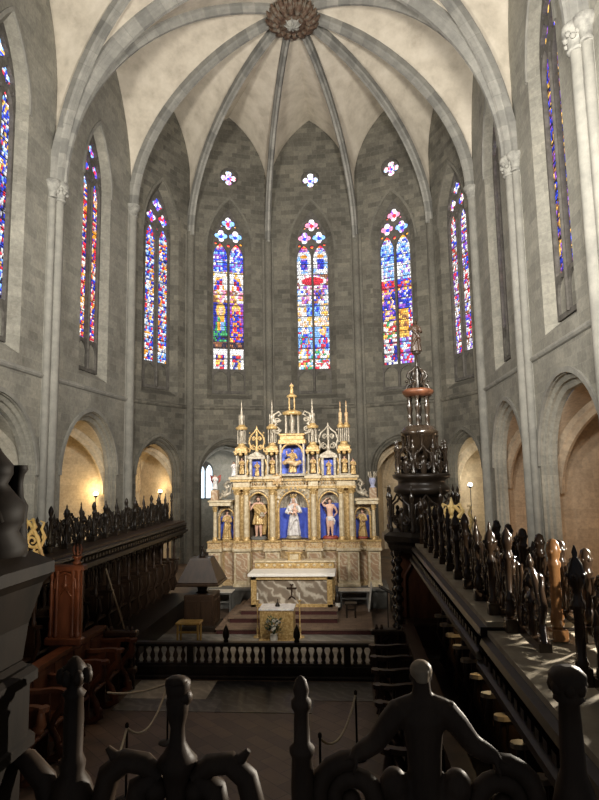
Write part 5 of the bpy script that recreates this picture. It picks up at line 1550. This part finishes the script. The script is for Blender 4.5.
for x, w in ((-.52,'left'),(.58,'right')):
    lab = 'tall slim gilt candlestick with white candle standing %s of the golden ambo' % w
    if cs is None:
        cs = thing('candlestick', lab, 'candlestick', (x,16.05,.013), 0, 'candlesticks beside the ambo')
        b = MB(); b.lathe([(.12,0),(.12,.03),(.04,.06),(.025,.12),(.04,.2),(.018,.26),(.018,.8),(.03,.84),(.015,.88),(.05,.92),(.055,.94)], 12); b.build('stand', M['gilt'], cs)
        b = MB(); b.lathe([(.02,.94),(.02,1.12)], 8); b.build('candle', M['petal'], cs)
    else: dup(cs, (x,16.05,.013), 0, lab)
# ------------------------------------------------------------------ small furniture
def stool(label, loc, w, d, h, mat, cat='stool', name='stool'):
    t = thing(name, label, cat, loc)
    b = MB(); b.bbox(-w/2,-d/2,h-.05,w/2,d/2,h,.012); b.build('seat' if cat != 'side table' else 'table_top', mat, t)
    for sx in (-1, 1):
        for sy in (-1, 1):
            b = MB(); b.bbox(sx*(w/2-.05)-.025, sy*(d/2-.05)-.025, 0, sx*(w/2-.05)+.025, sy*(d/2-.05)+.025, h-.05, .006); b.build('leg', mat, t)
    b = MB(); b.bbox(-w/2+.05,-d/2+.04,h*.5,w/2-.05,-d/2+.06,h*.5+.05,.005); b.build('stretcher', mat, t)
    return t
M['gilt_dark'] = mat_noise('old_gilt', [(.3,(.35,.2,.05)),(.7,(.6,.4,.13))], 8, .4, .3)
stool('gilded wooden stool with straight legs on the floor at the left of the sanctuary', (-2.2,15.55,.012), .62, .4, .52, M['gilt_dark'])
stool('small dark wooden stool on the steps to the right of the altar', (1.9,17.7,.15), .34, .3, .4, M['oak'])
stool('white topped side table against the left foot of the altarpiece', (-2.14,18.95,.0), .78, .45, .62, M['greystone'], 'side table', 'side_table')
stool('white topped side table against the right foot of the altarpiece', (2.0,19.0,.15), .9, .42, .5, M['greystone'], 'side table', 'side_table')
for x, y, z, w, lab in ((-2.14,18.95,.625,.82,'white cloth laid over the left side table'),(2.0,19.0,.65,.95,'white cloth laid over the right side table')):
    b = MB(); b.bbox(x-w/2,y-.25,z,x+w/2,y+.25,z+.02,.006); tag(b.build('table_cloth', M['petal']), lab, 'cloth')
b = MB(); b.M = Matrix.Translation((2.42,18.7,.15)) @ Matrix.Rotation(.14, 4, 'Y'); b.bbox(-.02,-.35,0,.02,.35,.75,.005)
tag(b.build('leaning_board', M['petal']), 'thin white board leaning beside the right side table', 'board')
t = thing('fire_extinguisher', 'dark fire extinguisher with white label standing right of the altar', 'extinguisher', (1.52,17.9,.29))
b = MB(); b.lathe([(.075,0),(.08,.02),(.08,.38),(.06,.44),(.03,.47),(.03,.5)], 14); b.build('cylinder', M['oak'], t)
b = MB(); b.lathe([(.082,.1),(.082,.22)], 14, a0=PI*1.1, a1=PI*1.9, cap=False); b.build('paper_label', M['petal'], t)
b = MB(); b.bbox(-.02,-.09,.5,.02,.05,.54,.006); b.tube([(.02,0,.5),(.1,-.02,.46),(.1,-.03,.2),(.09,-.03,.05)], .014, 6); b.build('handle_and_hose', M['lead'], t)
t = thing('music_stand', 'thin black floor stand with round foot and tilted desk at the right of the sanctuary', 'stand', (2.86,16.3,0))
b = MB(); b.lathe([(.2,0),(.2,.015),(.05,.03),(.02,.06)], 16); b.build('foot', M['lead'], t)
b = MB(); b.lathe([(.016,.03),(.016,1.1)], 8); b.build('pole', M['lead'], t)
b = MB(); b.M = Matrix.Translation((0,0,1.14)) @ Matrix.Rotation(.5, 4, 'Y'); b.bbox(-.24,-.18,-.015,.24,.18,.015,.005); b.build('desk', M['lead'], t)
t = thing('choir_lectern', 'big dark wooden lectern with sloping pyramid top left of the sanctuary', 'lectern', (-2.25,17.1,0))
sq = lambda k, z: [(x*k, y*k, z) for x, y in ((-1,-1),(1,-1),(1,1),(-1,1))]
b = MB(); b.grid([sq(.55,1.26), sq(.56,1.3), sq(.3,1.86), sq(.28,1.92)], True, False); b.poly(sq(.28,1.92)); b.build('sloping_desk', M['oak_mid'], t)
b = MB(); b.grid([sq(.58,1.2), sq(.6,1.24), sq(.56,1.27)], True, False); b.poly(sq(.58,1.2)[::-1]); b.build('book_ledge', M['oak_mid'], t)
b = MB(); b.lathe([(.2,.95),(.12,1.0),(.16,1.1),(.3,1.2)], 12); b.build('swivel_neck', M['oak'], t)
b = MB(); b.bbox(-.42,-.42,.12,.42,.42,.95,.03); pdl = b.build('pedestal', M['oak_mid'], t)
b = MB(); b.bbox(-.5,-.5,0,.5,.5,.14,.03); b.build('plinth', M['oak'], t)
b = MB()
for s in (-1, 1): b.bbox(s*.2-.14,-.44,.24,s*.2+.14,-.41,.8,.01); b.bbox(.41,s*.2-.14,.24,.44,s*.2+.14,.8,.01)
b.build('panels', M['oak_mid'], pdl)
b = MB(); b.lathe([(.08,0),(.1,.04),(.04,.1),(.06,.16),(.02,.24),(.04,.28),(.003,.36)], 10, 0, 0, 1.92); b.build('finial', M['oak'], t)
# ------------------------------------------------------------------ rope barriers
M['rope'] = mat_noise('cream_rope', [(.3,(.42,.35,.24)),(.7,(.6,.52,.38))], 40, .8)
def post(label, x, y):
    t = thing('barrier_post', label, 'post', (x, y, 0), 0, 'posts of the rope barriers')
    b = MB(); b.lathe([(.14,0),(.14,.015),(.03,.035),(.016,.06)], 14); b.build('foot', M['lead'], t)
    b = MB(); b.lathe([(.016,.04),(.016,.9),(.026,.91),(.026,.95),(.01,.97)], 10); b.build('pole', M['oak'], t)
def sag(a, c, d):
    P = []
    for k in range(13):
        q = k/12; p = Vector(a).lerp(Vector(c), q); p.z -= d*4*q*(1-q); P.append(tuple(p))
    return P
post('dark barrier post on the left, nearest the cream slab', -1.02, 9.9)
post('dark barrier post on the left, nearer the viewpoint', -1.05, 8.2)
post('dark barrier post on the right, beside the low stalls', 1.98, 9.5)
post('dark barrier post on the right, behind the foreground turned post', 1.52, 8.0)
for a, c, d, lab in (((-1.02,9.9,.9),(-1.05,8.2,.9),.32,'cream rope hanging in a loop between the two left barrier posts'),((-1.05,8.2,.9),(-.85,6.7,.9),.2,'cream rope running from the near left post toward the viewpoint'),((-1.9,9.6,.85),(-1.02,9.9,.9),.06,'short cream rope from the left stalls to the far left post'),((1.98,9.5,.9),(1.52,8.0,.9),.3,'cream rope hanging in a loop between the two right barrier posts')):
    b = MB(); b.tube(sag(a, c, d), .016, 6); tag(b.build('barrier_rope', M['rope']), lab, 'rope', 'ropes of the barriers')
# ------------------------------------------------------------------ lamps in the chapels
M['bulb_warm'] = mat_emit('warm_bulb', (1,.8,.45), 12); M['bulb_white'] = mat_emit('white_bulb', (.9,.95,1), 12)
for fi, u, w_, z, m, lab in ((3,2.35,.95,3.45,'bulb_warm','warm glowing lamp in the nearer lit chapel on the left'),(4,1.45,1.4,3.4,'bulb_warm','warm glowing lamp in the farther lit chapel on the left'),(8,-1.15,1.0,3.5,'bulb_white','white glowing lamp in the chapel right of the throne turret')):
    fr, c0, W1 = CH[fi]
    t = thing('chapel_lamp', lab, 'lamp', fr(c0+u, z, w_))
    b = MB(); b.lathe([(.02,-.1),(.07,-.08),(.09,0),(.08,.03)], 12); b.build('lamp_housing', M['lead'], t)
    b = MB(); b.ball((0,0,.05), .1, 10, 7); b.build('bulb', M[m], t)
    b = MB(); b.lathe([(.018,-z),(.018,-.1)], 8); b.lathe([(.14,-z),(.14,-z+.02),(.02,-z+.05)], 12); b.build('stand', M['lead'], t)
# bright window at the back of the chapel left of the altarpiece
fr, c0, W1 = CH[5]
M['daylight'] = mat_emit('pale_daylight_glass', (.72,.88,1.0), 1.6)
b = MB(); b.plate(arch_loop(.9,2.9,4.5,5.0,6,c0-.8), [arch_loop(.36,2.96,4.4,4.8,5,c0-.8+s*.22) for s in (-1, 1)], .08, lambda u, z, w_: fr(u, z, W1-.14+w_))
w_o = b.build('window_20', M['tracery'], kind='structure')
b = MB(); b.plate(arch_loop(.88,2.92,4.5,4.98,6,c0-.8), [], 0, lambda u, z, w_: fr(u, z, W1-.05)); b.build('glass', M['daylight'], w_o)
# ------------------------------------------------------------------ light, world and camera
def lamp(name, typ, loc, power, col=(1,1,1), size=.5, target=None, angle=60, blend=.6):
    l = bpy.data.lights.new(name, typ); l.energy = power; l.color = col
    if typ == 'AREA': l.size = size; l.spread = math.radians(115)
    elif typ in ('POINT', 'SPOT'): l.shadow_soft_size = size
    if typ == 'SPOT': l.spot_size = math.radians(angle); l.spot_blend = blend
    o = bpy.data.objects.new(name, l); COL.objects.link(o); o.location = loc
    if target is not None:
        o.rotation_euler = (Vector(target)-Vector(loc)).to_track_quat('-Z', 'Y').to_euler()
    return o
W = bpy.data.worlds.new('dim_nave'); sc.world = W; W.use_nodes = True
bg = W.node_tree.nodes['Background']; bg.inputs['Color'].default_value = (.85,.9,1,1); bg.inputs['Strength'].default_value = .08
# floodlights up in the nave washing the vault and the upper walls
lamp('flood_left', 'AREA', (-5.0,6,9.0), 1250, (1,.95,.86), 2.0, (1.5,24,15))
lamp('flood_right', 'AREA', (4.8,5,9.0), 1700, (1,.95,.87), 2.0, (-.5,24,16))
lamp('flood_right_wall', 'SPOT', (1.0,5,8.5), 3500, (1,.96,.9), .6, (7.5,15.5,11), 80, .8)
lamp('flood_left_wall', 'SPOT', (0.0,6,8.5), 1700, (1,.96,.9), .6, (-8,17,9), 80, .8)
lamp('flood_vault', 'SPOT', (0,12,8), 1500, (1,.93,.82), .8, (0,29,14), 75, .8)
# chapel lamps, and added fill lights deeper in the lit chapels
for i, u, w_, z, p, c in ((3,2.1,1.1,3.6,55,(1,.7,.34)),(3,-.5,2.2,2.6,60,(1,.74,.42)),(4,1.2,1.5,3.5,40,(1,.72,.38)),(4,-.4,2,2.6,40,(1,.75,.45)),(8,-.9,1.2,3.6,30,(1,.9,.7)),(8,.3,2,2.6,40,(1,.85,.6)),(9,0,2.0,2.2,95,(1,.66,.4)),(10,0,2.2,2.2,115,(1,.68,.42)),(7,0,2,3,20,(1,.75,.45)),(5,.3,2,4.2,55,(.85,.92,1)),(2,0,2.5,3,50,(1,.9,.75))):
    fr, c0, W1 = CH[i]
    lamp('chapel_light', 'POINT', fr(c0+u, z, w_), p, c, .12)
# stall lights and spots on the altarpiece
lamp('altar_spot', 'SPOT', (4.4,11.0,7.5), 950, (1,.93,.8), .12, (.2,18.6,2.2), 50, .6)
lamp('altar_spot', 'SPOT', (-4.2,12.5,7.0), 140, (1,.93,.8), .15, (.1,20,3.2), 36, .5)
lamp('right_aisle_spot', 'SPOT', (6.3,7.6,4.3), 2600, (1,.9,.75), .1, (3.95,4.8,3.0), 55, .4)
lamp('right_near_spot', 'SPOT', (6.4,3.2,4.2), 900, (1,.92,.8), .06, (3.9,5.6,3.05), 36, .4)
lamp('ambo_spot', 'SPOT', (1.6,8.5,7.0), 1000, (1,.92,.78), .1, (0,16.6,.6), 26, .6)
for p in ((3.75,6.95,1.8),(3.72,10.2,1.8),(3.7,8.4,1.75)): lamp('stall_light', 'POINT', p, 2.5, (1,.75,.4), .03)
lamp('left_stall_glow', 'POINT', (-2.7,9.9,2.5), 16, (1,.6,.35), .1)
lamp('right_throne_spot', 'SPOT', (2.8,7.5,5.2), 500, (1,.86,.5), .05, (4.0,12.46,3.25), 8, .3)
lamp('left_spot', 'SPOT', (-2.2,6.0,5.2), 500, (1,.86,.5), .05, (-3.9,10.55,3.2), 10, .3)
cam = bpy.data.cameras.new('camera'); co = bpy.data.objects.new('camera', cam); COL.objects.link(co)
cam.sensor_fit = 'VERTICAL'; cam.sensor_height = 36; cam.lens = 27; cam.clip_start = .05; cam.clip_end = 200
co.matrix_world = Matrix.Translation((2.0,0,4.2)) @ Matrix.Rotation(math.radians(4.73), 4, 'Z') @ Matrix.Rotation(math.radians(97.03), 4, 'X') @ Matrix.Rotation(math.radians(-1.0), 4, 'Z')
sc.camera = co
sc.view_settings.view_transform = 'Standard'
sc.view_settings.look = 'None'
sc.view_settings.exposure = .12
sc.cycles.max_bounces = 6; sc.cycles.diffuse_bounces = 4; sc.cycles.sample_clamp_indirect = 3.0
